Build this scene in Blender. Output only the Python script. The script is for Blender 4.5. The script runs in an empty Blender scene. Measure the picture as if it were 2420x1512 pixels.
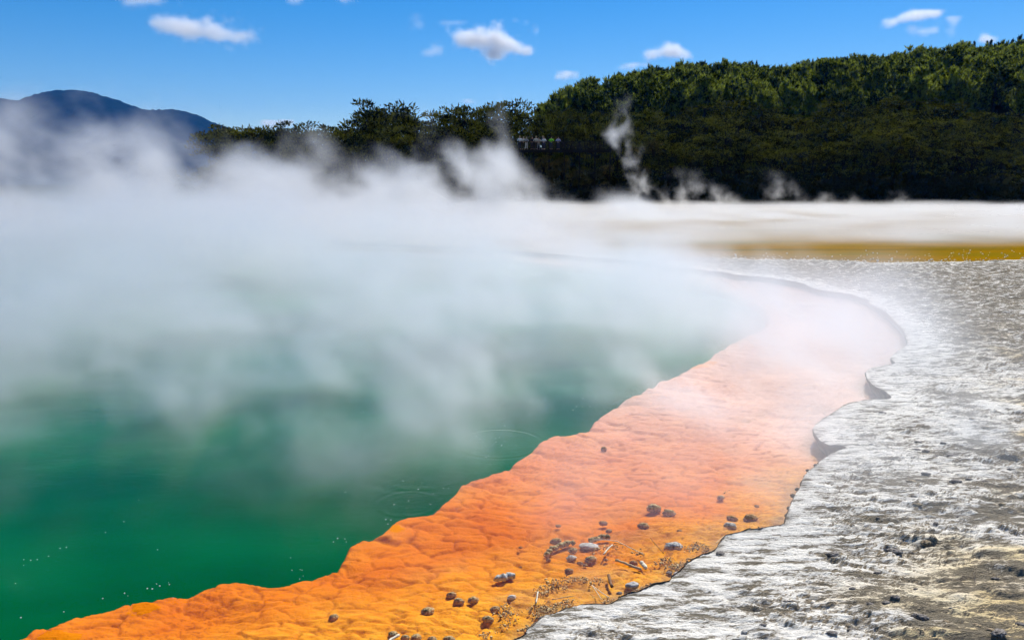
import bpy, math, random, time
import numpy as np
from mathutils import Vector, Matrix
T0 = time.time()
R = math.radians
random.seed(5)
rng = np.random.default_rng(11)
S = bpy.context.scene
COL = S.collection
F32 = np.float32

# ------------------------------------------------------------------ camera
CAMZ, PITCH = 3.0, R(10.08)
cam = bpy.data.cameras.new('camera'); cam.lens = 27; cam.sensor_width = 36
cam.clip_start = .05; cam.clip_end = 60000
co = bpy.data.objects.new('camera', cam); COL.objects.link(co); S.camera = co
co.location = (0, 0, CAMZ); co.rotation_euler = (R(90) - PITCH, 0, 0)
PX = 0.42331 / 768

def ray(px, py):
    u, v = (px - 1209.5) * PX, (756 - py) * PX
    return (u, math.cos(PITCH) + v * math.sin(PITCH), -math.sin(PITCH) + v * math.cos(PITCH))

def onz(px, py, z=0.0):
    d = ray(px, py); t = (z - CAMZ) / d[2]
    return (d[0] * t, d[1] * t)

def aty(px, py, y):
    d = ray(px, py); t = y / d[1]
    return (d[0] * t, y, CAMZ + d[2] * t)

# ------------------------------------------------------------------ noise
_P = rng.permutation(256); _P = np.concatenate([_P, _P, _P]).astype(np.int32)
_G = rng.normal(size=(256, 3)); _G /= np.linalg.norm(_G, axis=1)[:, None]; _G = _G.astype(F32)

def perlin(x, y, z=None):
    x = np.asarray(x, F32); y = np.asarray(y, F32)
    z = np.full_like(x, .37) if z is None else np.asarray(z, F32)
    xi = np.floor(x).astype(np.int32); yi = np.floor(y).astype(np.int32); zi = np.floor(z).astype(np.int32)
    xf, yf, zf = x - xi, y - yi, z - zi
    u = xf**3 * (xf * (xf * 6 - 15) + 10); v = yf**3 * (yf * (yf * 6 - 15) + 10); w = zf**3 * (zf * (zf * 6 - 15) + 10)
    xi &= 255; yi &= 255; zi &= 255
    def g(a, b, c):
        h = _P[_P[_P[xi + a] + yi + b] + zi + c] & 255
        q = _G[h]
        return q[..., 0] * (xf - a) + q[..., 1] * (yf - b) + q[..., 2] * (zf - c)
    def l(a, b, t): return a + t * (b - a)
    return 1.5 * l(l(l(g(0,0,0), g(1,0,0), u), l(g(0,1,0), g(1,1,0), u), v),
             l(l(g(0,0,1), g(1,0,1), u), l(g(0,1,1), g(1,1,1), u), v), w)

def fbm(x, y, z=None, o=4, gain=.5, lac=2.03):
    a, s, t = 1., 0., 0.
    for i in range(o):
        s = s + a * perlin(x, y, z); t += a; a *= gain
        x = x * lac + 17.3; y = y * lac + 5.1; z = None if z is None else z * lac + 3.7
    return s / t

def worley(x, y, jit=.9):
    xi = np.floor(x).astype(np.int32); yi = np.floor(y).astype(np.int32)
    f1 = np.full(x.shape, 9, F32); f2 = np.full(x.shape, 9, F32); cid = np.zeros(x.shape, F32)
    for i in (-1, 0, 1):
        for j in (-1, 0, 1):
            h = _P[(_P[(xi + i) & 255] + ((yi + j) & 255))]
            h2 = _P[h + 71]
            dx = xi + i + .5 + jit * (h / 255. - .5) - x; dy = yi + j + .5 + jit * (h2 / 255. - .5) - y
            d = np.sqrt(dx * dx + dy * dy).astype(F32)
            nw = d < f1
            f2 = np.where(nw, f1, np.minimum(f2, d)); cid = np.where(nw, h / 255., cid); f1 = np.where(nw, d, f1)
    return f1, f2, cid

def ss(a, b, x):
    t = np.clip((x - a) / (b - a), 0, 1); return t * t * (3 - 2 * t)

# ------------------------------------------------------------------ object helpers
def tag(o, label=None, cat=None, group=None, kind=None):
    if label: o['label'] = label
    if cat: o['category'] = cat
    if group: o['group'] = group
    if kind: o['kind'] = kind
    return o

def mesh(name, V, F, mat=None, parent=None, smooth=False, attrs=None):
    me = bpy.data.meshes.new(name)
    V = np.asarray(V, F32)
    if isinstance(F, np.ndarray):
        k = F.shape[1]; n = F.shape[0]
        me.vertices.add(len(V)); me.vertices.foreach_set('co', V.ravel())
        me.loops.add(n * k); me.loops.foreach_set('vertex_index', F.astype(np.int32).ravel())
        me.polygons.add(n); me.polygons.foreach_set('loop_start', np.arange(n, dtype=np.int32) * k)
        me.update(calc_edges=True)
    else:
        me.from_pydata([tuple(map(float, v)) for v in V], [], F); me.update()
    if smooth: me.polygons.foreach_set('use_smooth', np.ones(len(me.polygons), bool))
    for k2, a in (attrs or {}).items():
        at = me.attributes.new(k2, 'FLOAT', 'POINT'); at.data.foreach_set('value', np.asarray(a, F32).ravel())
    if mat: me.materials.append(mat)
    o = bpy.data.objects.new(name, me); COL.objects.link(o)
    if parent: o.parent = parent
    return o

def empty(name, loc=(0, 0, 0), rz=0, sc=1):
    o = bpy.data.objects.new(name, None); COL.objects.link(o); o.location = loc
    o.rotation_euler = (0, 0, rz); o.scale = (sc,) * 3 if not hasattr(sc, '__len__') else sc
    o.empty_display_size = .2
    return o

def copy_tree(o, parent=None):
    c = o.copy(); COL.objects.link(c)
    if parent: c.parent = parent
    for ch in list(o.children): copy_tree(ch, c)
    return c

# ------------------------------------------------------------------ materials
class NT:
    def __init__(s, name):
        s.m = bpy.data.materials.new(name); s.m.use_nodes = True; s.t = s.m.node_tree; s.t.nodes.clear()
        s.out = s.t.nodes.new('ShaderNodeOutputMaterial')
    def n(s, typ, ins=None, **kw):
        q = s.t.nodes.new(typ)
        for k, v in kw.items(): setattr(q, k, v)
        for k, v in (ins or {}).items():
            i = q.inputs[k]
            if isinstance(v, bpy.types.NodeSocket): s.t.links.new(v, i)
            else: i.default_value = v
        return q
    def math(s, op, a, b=0., c=0., clamp=False):
        return s.n('ShaderNodeMath', {0: a, 1: b, 2: c}, operation=op, use_clamp=clamp).outputs[0]
    def ramp(s, f, stops):
        q = s.n('ShaderNodeValToRGB', {0: f}); e = q.color_ramp.elements
        while len(e) < len(stops): e.new(.5)
        for i, (p, c) in enumerate(stops):
            e[i].position = p; e[i].color = (*c, 1) if len(c) == 3 else c
        return q.outputs[0]
    def noise(s, vec, scale, detail=4, rough=.5):
        return s.n('ShaderNodeTexNoise', {'Vector': vec, 'Scale': scale, 'Detail': detail, 'Roughness': rough}).outputs[0]
    def mix(s, f, a, b, blend='MIX'):
        q = s.n('ShaderNodeMix', data_type='RGBA', blend_type=blend)
        for k, v in ((0, f), (6, a), (7, b)):
            if isinstance(v, bpy.types.NodeSocket): s.t.links.new(v, q.inputs[k])
            else: q.inputs[k].default_value = v if not isinstance(v, tuple) or len(v) == 4 else (*v, 1)
        return q.outputs[2]
    def pos(s, scale=(1, 1, 1), rz=0, obj=False):
        src = s.n('ShaderNodeTexCoord').outputs['Object'] if obj else s.n('ShaderNodeNewGeometry').outputs['Position']
        return s.n('ShaderNodeMapping', {'Vector': src, 'Scale': scale, 'Rotation': (0, 0, rz)}).outputs[0]
    def attr(s, name): return s.n('ShaderNodeAttribute', attribute_name=name).outputs['Fac']
    def bump(s, h, strength, dist): return s.n('ShaderNodeBump', {'Height': h, 'Strength': strength, 'Distance': dist}).outputs[0]
    def pbr(s, col, rough=.8, normal=None, spec=.3, **kw):
        ins = {'Base Color': col if not isinstance(col, tuple) else (*col, 1), 'Roughness': rough, 'Specular IOR Level': spec}
        ins.update(kw)
        if normal is not None: ins['Normal'] = normal
        b = s.n('ShaderNodeBsdfPrincipled', ins)
        s.t.links.new(b.outputs[0], s.out.inputs[0]); return s.m

def simple(name, col, rough=.8, spec=.3, var=.25, nscale=6., bumpd=.0):
    t = NT(name); p = t.pos(obj=True); n = t.noise(p, nscale, 4, .6)
    c = t.mix(n, tuple(max(0, v * (1 - var)) for v in col), tuple(v * (1 + var) for v in col))
    nr = t.bump(n, .6, bumpd) if bumpd else None
    return t.pbr(c, rough, nr, spec)

def sinter_mat():
    t = NT('silica_sinter'); p = t.pos()
    d = t.attr('rim'); och = t.attr('ochre'); gr = t.attr('grey')
    ps = t.pos((3.6, 16, 5), R(-14)); pf = t.pos((20, 64, 30), R(-9))
    n1 = t.noise(ps, 1.0, 7, .62); n2 = t.noise(pf, 1.0, 5, .6); n3 = t.noise(p, 1.1, 5, .6)
    n4 = t.noise(t.pos((2.2, 6, 3), R(12)), 1.0, 7, .7)
    f = t.math('SUBTRACT', t.math('ADD', n1, t.math('MULTIPLY', t.math('SUBTRACT', n2, .5), .30)), t.math('ADD', t.math('MULTIPLY', gr, .135), t.math('MULTIPLY', och, .05)))
    n5 = t.noise(t.pos((55, 150, 60), R(-14)), 1.0, 3, .6)
    f = t.math('ADD', t.math('ADD', f, t.math('MULTIPLY', t.math('SUBTRACT', n4, .5), .16)), t.math('MULTIPLY', t.math('SUBTRACT', n5, .5), .26))
    c = t.ramp(f, [(.40, (.035, .028, .022)), (.43, (.22, .20, .175)), (.47, (.60, .58, .54)), (.58, (.82, .795, .73))])
    c = t.mix(och, c, t.ramp(n3, [(.35, (1.0, .84, .50)), (.65, (.95, .70, .30))]), 'MULTIPLY')
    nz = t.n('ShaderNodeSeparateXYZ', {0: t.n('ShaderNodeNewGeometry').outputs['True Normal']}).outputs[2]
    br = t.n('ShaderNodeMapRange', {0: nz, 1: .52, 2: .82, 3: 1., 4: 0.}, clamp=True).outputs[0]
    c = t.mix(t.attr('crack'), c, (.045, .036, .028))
    c = t.mix(br, c, t.ramp(n3, [(.35, (.075, .058, .042)), (.65, (.15, .11, .07))]))  # steep faces: brown broken rock, with their shade also put into the colour
    hi = t.attr('wet_shade')
    c = t.mix(.22, c, (.66, .58, .42))
    c = t.mix(hi, c, t.ramp(n1, [(.4, (.035, .028, .022)), (.65, (.17, .13, .085))]))  # wet edge, and the lip underside's shade painted as dark colour
    h = t.math('ADD', t.math('ADD', t.math('MULTIPLY', n1, .7), t.math('MULTIPLY', n2, .35)), t.math('MULTIPLY', n5, .22))
    b1 = t.bump(h, 1., .045)
    return t.pbr(c, .95, b1, .1)

def shelf_mat():
    t = NT('orange_mineral_crust'); p = t.pos(); r = t.attr('rim'); c0 = t.attr('cell'); cr = t.attr('crease')
    n = t.noise(p, 1.3, 5, .6); n2 = t.noise(t.pos((9, 24, 9), R(14)), 1., 5, .6)
    org = t.ramp(n, [(.25, (.50, .115, .0005)), (.5, (.58, .16, .001)), (.72, (.64, .215, .003))])
    yel = t.ramp(n2, [(.3, (.45, .16, .008)), (.5, (.66, .29, .012)), (.7, (.74, .40, .03))])
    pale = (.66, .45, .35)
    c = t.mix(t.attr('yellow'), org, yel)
    c = t.mix(t.math('MULTIPLY', t.attr('pale'), .85), c, pale)  # far shelf washed out in colour to paint in the steam haze
    c = t.mix(t.math('MULTIPLY', cr, .6, clamp=True), c, (.17, .020, .001))
    c = t.mix(t.attr('silt'), c, (.30, .20, .11))
    h = t.math('ADD', t.math('MULTIPLY', n2, .6), t.math('MULTIPLY', t.noise(p, 55, 4), .7))
    return t.pbr(c, .8, t.bump(h, .5, .02), .03)

def leaf_mat(name, a, b, tr=.25):
    t = NT(name)
    oi = t.n('ShaderNodeObjectInfo').outputs['Random']
    n = t.noise(t.pos(obj=True), .9, 2, .5)
    n2 = t.noise(t.pos(obj=True), 2.6, 1, .5)
    fv = t.n('ShaderNodeMapRange', {0: t.math('ADD', t.math('ADD', t.math('MULTIPLY', n, .5), t.math('MULTIPLY', n2, .5)), t.math('MULTIPLY', oi, .12)), 1: .48, 2: .66, 3: 0., 4: 1.}, clamp=True).outputs[0]  # leaf tone by clump, also painting in highlights and dark shade
    c = t.mix(fv, (*a, 1), (*b, 1))
    bs = t.n('ShaderNodeBsdfDiffuse', {'Color': c})
    tl = t.n('ShaderNodeBsdfTranslucent', {'Color': c})
    mx = t.n('ShaderNodeMixShader', {0: tr, 1: bs.outputs[0], 2: tl.outputs[0]})
    t.t.links.new(mx.outputs[0], t.out.inputs[0]); return t.m

def water_mat(name, rings=(), wave=.007, tint=(1, 1, 1)):
    t = NT(name)
    g = t.n('ShaderNodeNewGeometry').outputs['Position']
    n = t.noise(t.pos((11, 19, 1), R(8)), 1, 3, .6); n2 = t.noise(t.pos((1.2, 2.2, 1), R(-10)), 1, 2, .5)
    h = t.math('ADD', t.math('MULTIPLY', n, .35), t.math('MULTIPLY', n2, .8))
    for (cx, cy, r0, w, wl, amp) in rings:
        v = t.n('ShaderNodeVectorMath', {0: g, 1: (cx, cy, 0)}, operation='DISTANCE').outputs['Value']
        e = t.math('DIVIDE', t.math('SUBTRACT', v, r0), w)
        e = t.math('EXPONENT', t.math('MULTIPLY', t.math('MULTIPLY', e, e), -1.))
        sn = t.math('SINE', t.math('MULTIPLY', v, 6.283 / wl))
        h = t.math('ADD', h, t.math('MULTIPLY', t.math('MULTIPLY', e, sn), amp))
    nr = t.bump(h, 1., wave)
    fr = t.n('ShaderNodeFresnel', {'IOR': 1.24, 'Normal': nr}).outputs[0]
    gl = t.n('ShaderNodeBsdfGlossy', {'Color': (1, 1, 1, 1), 'Roughness': .04, 'Normal': nr})
    tr = t.n('ShaderNodeBsdfTransparent', {'Color': (*tint, 1)})
    mx = t.n('ShaderNodeMixShader', {0: fr, 1: tr.outputs[0], 2: gl.outputs[0]})
    t.t.links.new(mx.outputs[0], t.out.inputs[0]); return t.m

# ------------------------------------------------------------------ shorelines (photo outlines laid on the ground)
RZ = .17
rim_px = [(1200,1512),(1240,1490),(1290,1452),(1340,1432),(1400,1423),(1440,1424),(1470,1405),(1520,1390),(1560,1375),(1600,1353),
 (1622,1330),(1655,1312),(1690,1298),(1705,1280),(1722,1262),(1760,1250),(1810,1244),(1850,1228),(1864,1205),(1874,1180),(1895,1150),
 (1905,1118),(1930,1095),(1960,1072),(2000,1053),(1985,1050),(1962,1049),(1940,1037),(1924,1012),(1938,992),(1975,968),(2000,950),
 (2040,942),(2104,938),(2090,924),(2060,905),(2045,885),(2050,870),(2085,861),(2116,855),(2102,847),(2108,835),(2142,819),(2147,803),
 (2134,775),(2104,752),(2085,732),(2055,716),(2036,702),(1990,691),(1940,684),(1890,668),(1840,658),(1790,653),(1740,648),(1690,640),
 (1640,634),(1580,627),(1500,617),(1420,609),(1340,602),(1250,595),(1170,589)]
def rzf(y): return .065 + .105 * ss(5.7, 6.7, y)
rim = [onz(x, y, float(rzf(onz(x, y, .1)[1]))) for x, y in rim_px]
rim += [(-8, 37.6), (-18, 40), (-30, 39), (-42, 32), (-49, 18), (-47, 4), (-38, -6), (-20, -7), (-8, -2), (-3.4, 2.2), (-1.3, 3.7)]
edge_px = [(60,1515),(90,1494),(130,1492),(180,1470),(240,1462),(290,1446),(340,1441),(400,1420),(470,1411),(520,1392),(560,1386),(600,1388),
 (640,1396),(700,1386),(730,1370),(760,1366),(800,1358),(818,1335),(840,1302),(865,1283),(905,1275),(930,1250),(970,1230),(1020,1225),
 (1060,1190),(1100,1152),(1150,1135),(1210,1113),(1250,1080),(1300,1048),(1360,1036),(1400,1015),(1450,962),(1500,945),(1560,908),
 (1640,872),(1720,822),(1790,790),(1815,760),(1790,725),(1700,690),(1560,662),(1400,640),(1250,622),(1100,606)]
edge = [onz(x, y, -.06) for x, y in edge_px]
edge += [(-8, 34.5), (-18, 37.5), (-30, 36.5), (-40, 30), (-46, 18), (-44, 5), (-36, -4), (-20, -4), (-9, 0), (-4.4, 3.2)]

def dense(pts, step=.04, wig=.02, seed=0., closed=True, rel=0.006):
    P = np.array(pts, float); n = len(P); out = []
    for i in range(n if closed else n - 1):
        a, b, c, d = P[(i - 1) % n], P[i], P[(i + 1) % n], P[(i + 2) % n]
        if not closed:
            a = P[max(i - 1, 0)]; d = P[min(i + 2, n - 1)]
        L = np.linalg.norm(c - b); m = (b + c) / 2
        st = max(step, rel * np.hypot(*m)) if (m[1] > 1 and abs(m[0]) < m[1] * 1.3) else 1.0
        k = max(1, int(L / st)); t = (np.arange(k) / k)[:, None]
        t1 = .5
        q = (2*t**3 - 3*t**2 + 1)*b + (t**3 - 2*t**2 + t)*t1*(c - a) + (-2*t**3 + 3*t**2)*c + (t**3 - t**2)*t1*(d - b)
        out.append(q)
    Q = np.concatenate(out)
    if not closed: Q = np.concatenate([Q, P[-1:]])
    sc = np.hypot(Q[:, 0], Q[:, 1]) / 8
    w = np.clip(sc, .5, 2.5)
    Q[:, 0] += wig * w * (fbm(Q[:, 0] * 4 / w + seed, Q[:, 1] * 4 / w, o=3)) * 2
    Q[:, 1] += wig * w * (fbm(Q[:, 0] * 4 / w, Q[:, 1] * 4 / w + 9 + seed, o=3)) * 2
    return Q
RIM = dense(rim, .025, .022)
_n = 14 * np.clip(8 / np.hypot(RIM[:, 0], RIM[:, 1]), .4, 1.5)
RIM = RIM + np.stack([fbm(RIM[:, 0] * _n, RIM[:, 1] * _n, o=2), fbm(RIM[:, 0] * _n + 7, RIM[:, 1] * _n + 3, o=2)], 1) * .022; EDGE = dense(edge, .08, .05, 4.)

def seg_dist(X, Y, Q, closed=True, cut=None):
    """distance to polyline Q and closest point"""
    A = Q; B = np.roll(Q, -1, 0)
    if not closed: A, B = A[:-1], B[:-1]
    best = np.full(X.shape, 1e9, F32); cx = np.zeros(X.shape, F32); cy = np.zeros(X.shape, F32)
    for (ax, ay), (bx, by) in zip(A, B):
        dx, dy = bx - ax, by - ay; L2 = dx * dx + dy * dy + 1e-12
        t = np.clip(((X - ax) * dx + (Y - ay) * dy) / L2, 0, 1)
        qx = ax + t * dx; qy = ay + t * dy
        d = (X - qx)**2 + (Y - qy)**2
        m = d < best
        best = np.where(m, d, best); cx = np.where(m, qx, cx); cy = np.where(m, qy, cy)
    return np.sqrt(best), cx, cy

def inside(X, Y, Q):
    A = Q; B = np.roll(Q, -1, 0); c = np.zeros(X.shape, bool)
    for (ax, ay), (bx, by) in zip(A, B):
        if ay == by: continue
        c ^= ((ay > Y) != (by > Y)) & (X < (bx - ax) * (Y - ay) / (by - ay) + ax)
    return c

def sdist_grid(X, Y, Q):
    """signed distance (positive inside) on big arrays: coarse everywhere, exact near the line"""
    sh = X.shape; X = X.ravel().astype(F32); Y = Y.ravel().astype(F32)
    D = np.empty(X.size, F32); CX = np.empty(X.size, F32); CY = np.empty(X.size, F32)
    A = Q
    B = 4096
    for s in range(0, X.size, B):
        x, y = X[s:s+B], Y[s:s+B]
        mx, my = x.mean(), y.mean(); rad = np.sqrt(((x - mx)**2 + (y - my)**2).max())
        dq = np.hypot(A[:, 0] - mx, A[:, 1] - my); lim = dq.min() + 2 * rad + 1.2
        idx = np.where(dq <= lim)[0]
        pts_a = A[idx]; pts_b = A[(idx + 1) % len(A)]
        idp = np.where(~np.isin((idx - 1) % len(A), idx))[0]
        pa = np.concatenate([pts_a, A[(idx[idp] - 1) % len(A)]]); pb = np.concatenate([pts_b, pts_a[idp]])
        best = np.full(x.shape, 1e9, F32); cx = np.zeros_like(x); cy = np.zeros_like(x)
        for (ax, ay), (bx, by) in zip(pa, pb):
            dx, dy = bx - ax, by - ay; L2 = dx*dx + dy*dy + 1e-12
            t = np.clip(((x - ax) * dx + (y - ay) * dy) / L2, 0, 1)
            qx = ax + t * dx; qy = ay + t * dy; d = (x - qx)**2 + (y - qy)**2
            m = d < best; best = np.where(m, d, best); cx = np.where(m, qx, cx); cy = np.where(m, qy, cy)
        D[s:s+B] = np.sqrt(best); CX[s:s+B] = cx; CY[s:s+B] = cy
    I = inside_fast(X, Y, Q)
    D = np.where(I, D, -D)
    return D.reshape(sh), CX.reshape(sh), CY.reshape(sh)

def inside_fast(X, Y, Q):
    """X, Y raveled from rows of nearly constant y: scanline parity per unique chunk"""
    A = Q; Bq = np.roll(Q, -1, 0); c = np.zeros(X.shape, bool)
    B = 4096
    for s in range(0, X.size, B):
        x, y = X[s:s+B], Y[s:s+B]; lo, hi = y.min(), y.max(); cc = np.zeros(x.shape, bool)
        m = (np.minimum(A[:, 1], Bq[:, 1]) <= hi) & (np.maximum(A[:, 1], Bq[:, 1]) >= lo)
        for (ax, ay), (bx, by) in zip(A[m], Bq[m]):
            if ay == by: continue
            cc ^= ((ay > y) != (by > y)) & (x < (bx - ax) * (y - ay) / (by - ay) + ax)
        c[s:s+B] = cc
    return c

# lake edge behind the shore strip
lake_px = [(1000,592),(1250,597),(1420,601),(1500,604),(1700,611),(1900,617),(2060,621),(2200,620),(2419,614),(2700,606)]
_lk = np.array([onz(x, y, .02) for x, y in lake_px])
def lake_y(x):
    y = np.interp(x, _lk[:, 0], _lk[:, 1])
    y = np.where(x < _lk[0, 0], _lk[0, 1] + np.minimum((_lk[0, 0] - x) * .25, 8), y)
    return y + .25 * np.sin(x * 1.3) * .5

# ------------------------------------------------------------------ fine ground grid
K = .0026
ys = 2.6 * np.exp(np.arange(int(math.log(44 / 2.6) / K)) * K)
us = np.arange(-1.25, 1.30, K)
GX, GY = (ys[:, None] * us[None, :]).astype(F32), np.repeat(ys[:, None], len(us), 1).astype(F32)
NR, NC = GX.shape
dr, rcx, rcy = sdist_grid(GX, GY, RIM)      # + inside pool
print('rim dist', time.time() - T0)
de, ecx, ecy = sdist_grid(GX, GY, EDGE)     # + in deep water
print('edge dist', time.time() - T0, GX.shape)

# explicit ledges on the near shore (close-up crop coordinates -> ground)
def z6(X, Y, z=RZ + .03): return onz((2600 + X * .541) / 1.5002, (1450 + Y * .541) / 1.5002, z)
ledges = [([(1500,935),(1600,960),(1700,985),(1900,1020),(2000,1040)], .075), ([(1540,1100),(1650,1130),(1760,1165),(1900,1175),(2050,1180)], .08),
 ([(170,1225),(240,1215),(300,1250),(340,1300),(440,1310),(560,1330),(620,1370),(690,1400)], .035),
 ([(60,1380),(180,1365),(300,1400),(420,1430),(560,1450),(700,1450)], .04), ([(790,1260),(900,1265),(1010,1290),(1130,1320),(1260,1320)], .035),
 ([(1110,500),(1200,515),(1290,540),(1385,550)], .045), ([(1200,590),(1300,600),(1420,600),(1500,640),(1620,650)], .04),
 ([(1050,740),(1130,770),(1240,790),(1350,790)], .04), ([(830,880),(950,890),(1060,920),(1190,930)], .03),
 ([(620,830),(680,875),(760,870)], .05), ([(1290,1120),(1360,1180),(1420,1260),(1560,1260)], .045), ([(1560,700),(1640,740),(1720,770)], .04),
 ([(1680,705),(1780,745),(1900,750)], .04), ([(1560,480),(1660,490),(1760,490),(1900,520)], .04), ([(1700,300),(1800,320),(1900,330)], .04),
 ([(880,190),(980,250),(1080,300),(1200,300),(1400,320)], .015), ([(430,800),(560,880),(640,900)], .02), ([(1440,1190),(1560,1180),(1700,1230),(1900,1280)], .04),
 ([(760,1330),(900,1390),(1100,1390),(1300,1400),(1500,1430),(1900,1440)], .04), ([(1080,130),(1300,130),(1500,155),(1560,160)], .025)]

def shore_h(X, Y, D, yk):
    """D = distance outward from rim (m)"""
    wx = X + .10 * perlin(X * 2, Y * 2) ; wy = Y + .26 * X + .10 * perlin(X * 2 + 31, Y * 2)
    h = rzf(Y) + .02 * fbm(X * .35, Y * .35, o=2) + (.05 + .08 * (1 - ss(5.7, 6.7, Y))) * ss(.15, 3, D)
    far = ss(9, 16, Y)
    # terraced sheets: broken plates stepping up away from the viewer
    a = fbm(wx * .55, wy * 1.7, o=4, gain=.52)
    q = a * 7; fl = np.floor(q); st = (fl + ss(.78, 1., q - fl)) / 7
    amp = .03 + .13 * ss(.7, 3.5, D)
    h = h + (st - a * .25) * amp * 1.1
    b = fbm(wx * 2.2 + 40, wy * 7, o=3)
    q = b * 3; fl = np.floor(q); st2 = (fl + ss(.7, 1., q - fl)) / 3
    mask = ss(-.15, .25, fbm(X * .5 + 9, Y * .8, o=2)) * ss(.25, 1.2, D)
    h = h + st2 * .07 * mask
    c_ = fbm(wx * 5 + 11, wy * 17, o=3, gain=.6); q = c_ * 3.5; fl = np.floor(q)
    h = h + (fl + ss(.8, 1., q - fl)) / 3.5 * (.020 + .034 * ss(-.1, .3, fbm(X * .9 + 70, Y * 1.4, o=2))) * ss(.0, .35, D)
    n = fbm(wx * 7, wy * 19, o=3, gain=.6)
    h = h + (.003 + .008 * mask) * n * (1 + far)
    n2 = perlin(wx * 30, wy * 62)
    h = h + .006 * n2 * (1 - far)
    wx2 = X + .22 * fbm(X * 1.6 + 8, Y * 2.2, o=3); wy2 = wy + .16 * fbm(X * 1.8 + 3, Y * 2.4 + 9, o=3)
    f1, f2, cid = worley(wx2 * 1.15, wy2 * 3.4); e1 = np.clip(1 - (f2 - f1) / .045, 0, 1) * ss(-.05, .2, fbm(X * 1.3 + 60, Y * 2, o=2))
    f1, f2, cid2 = worley(wx2 * 3.1 + 5, wy2 * 8.); e2 = np.clip(1 - (f2 - f1) / .07, 0, 1) * ss(.0, .25, fbm(X * 1.1 + 90, Y * 1.7, o=2))
    crk = np.maximum(e1, e2 * .8) * ss(.12, .5, D) * (1 - ss(9, 14, Y))
    globals()['CRACK'] = crk
    h = h - .022 * crk + .02 * (cid - .5) * ss(.3, 1., D)
    # pits and nodules
    f1, f2, cid = worley(wx * 6, wy * 11)
    h = h + .016 * np.clip(1 - f1 / (.16 + .25 * cid), 0, 1) * (cid > .62) * ss(.1, .6, D)
    f1, f2, cid = worley(wx * 2.1 + 50, wy * 4.2)
    h = h + .03 * np.sqrt(np.clip(1 - f1 / (.30 * cid), 0, 1)) * (cid > .70) * ss(.8, 2, D)
    # rounded lip
    h = h - .010 * np.exp(-D / .02)
    return h

out = dr < 0
D = -dr
Hs = shore_h(GX, GY, np.maximum(D, 0), None)
near = GY < 9.5
for pts, amp in ledges:
    Q = np.array([z6(*p) for p in pts]); Q = dense(Q, .03, .03, amp * 90, closed=False)
    lo = Q.min(0) - .9; hi = Q.max(0) + .9
    m = (GX > lo[0]) & (GX < hi[0]) & (GY > lo[1]) & (GY < hi[1])
    x, y = GX[m], GY[m]
    d, cx, cy = seg_dist(x, y, Q, closed=False)
    sgn = np.where(y > cy, 1, -1)
    L = (Q[-1, 0] - Q[0, 0]); e = ss(0, .2, (cx - Q[0, 0]) / L) * ss(0, .2, (Q[-1, 0] - cx) / L)
    d = np.maximum(d + .018 * fbm(x * 7, y * 7, o=3), 0)
    g = np.where(sgn > 0, np.exp(-d / .28), np.exp(-(d / .026)**2)) * e
    Hs[m] += amp * g * (.65 + .9 * fbm(x * 3.2, y * 4, o=3))
# beyond the far shore strip: settle to lake level
ly = lake_y(GX)
Hs = Hs * 1.0
tl = ss(0, 2.2, ly - GY)
Hs = -.06 + (Hs + .06) * (.35 + .65 * tl) * ss(-.4, .15, ly - GY)
ochre = ss(-.10, .22, fbm(GX * .8 + 3, GY * 1.1 + 8, o=4) + .34 * ss(1.2, 2.6, D) * (1 - ss(10, 15, GY)) - .10) * ss(.7, 1.6, D) * (1 - ss(11, 17, GY))
grey = np.clip(ss(10, 15, GY) * (.80 + .25 * fbm(GX * .2, GY * .6, o=3)) * ss(.2, 1., D) * (1 - ss(0, 1, 1 - (ly - GY) / 3.) * .9) , 0, 1)
grey = np.maximum(grey, ss(-.02, .28, fbm(GX * .9 + 20, GY * 1.7, o=4)) * .95 * ss(.25, .9, D))
wet_shade = ss(.10, 0, D) * ss(-.05, .25, perlin(GX * 5, GY * 5)) * .5
# snap outline vertices to the exact rim
snap = (dr > 0) & (dr < K * GY * 2.2)
SX = np.where(snap, rcx, GX); SY = np.where(snap, rcy, GY); SZ = np.where(snap, rzf(GY) - .012, Hs)
ok = (out | snap) & (GY < ly + .6)
def grid_faces(ok, need=None):
    q = ok[:-1, :-1] & ok[1:, :-1] & ok[1:, 1:] & ok[:-1, 1:]
    if need is not None: q &= (need[:-1, :-1] | need[1:, :-1] | need[1:, 1:] | need[:-1, 1:])
    i = np.arange(NR * NC).reshape(NR, NC)
    F = np.stack([i[:-1, :-1][q], i[:-1, 1:][q], i[1:, 1:][q], i[1:, :-1][q]], 1)
    u, inv = np.unique(F.ravel(), return_inverse=True)
    return u, inv.reshape(-1, 4)
u, F = grid_faces(ok, out)
rm = RIM[(RIM[:, 1] > 2.0) & (np.abs(RIM[:, 0]) < RIM[:, 1] * 1.3 + 1)]
A = {'crack': CRACK, 'rim': np.maximum(D, 0), 'ochre': ochre, 'grey': grey, 'wet_shade': wet_shade}
V = np.stack([SX.ravel()[u], SY.ravel()[u], SZ.ravel()[u]], 1)
At = {k: v.ravel()[u] for k, v in A.items()}
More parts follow.
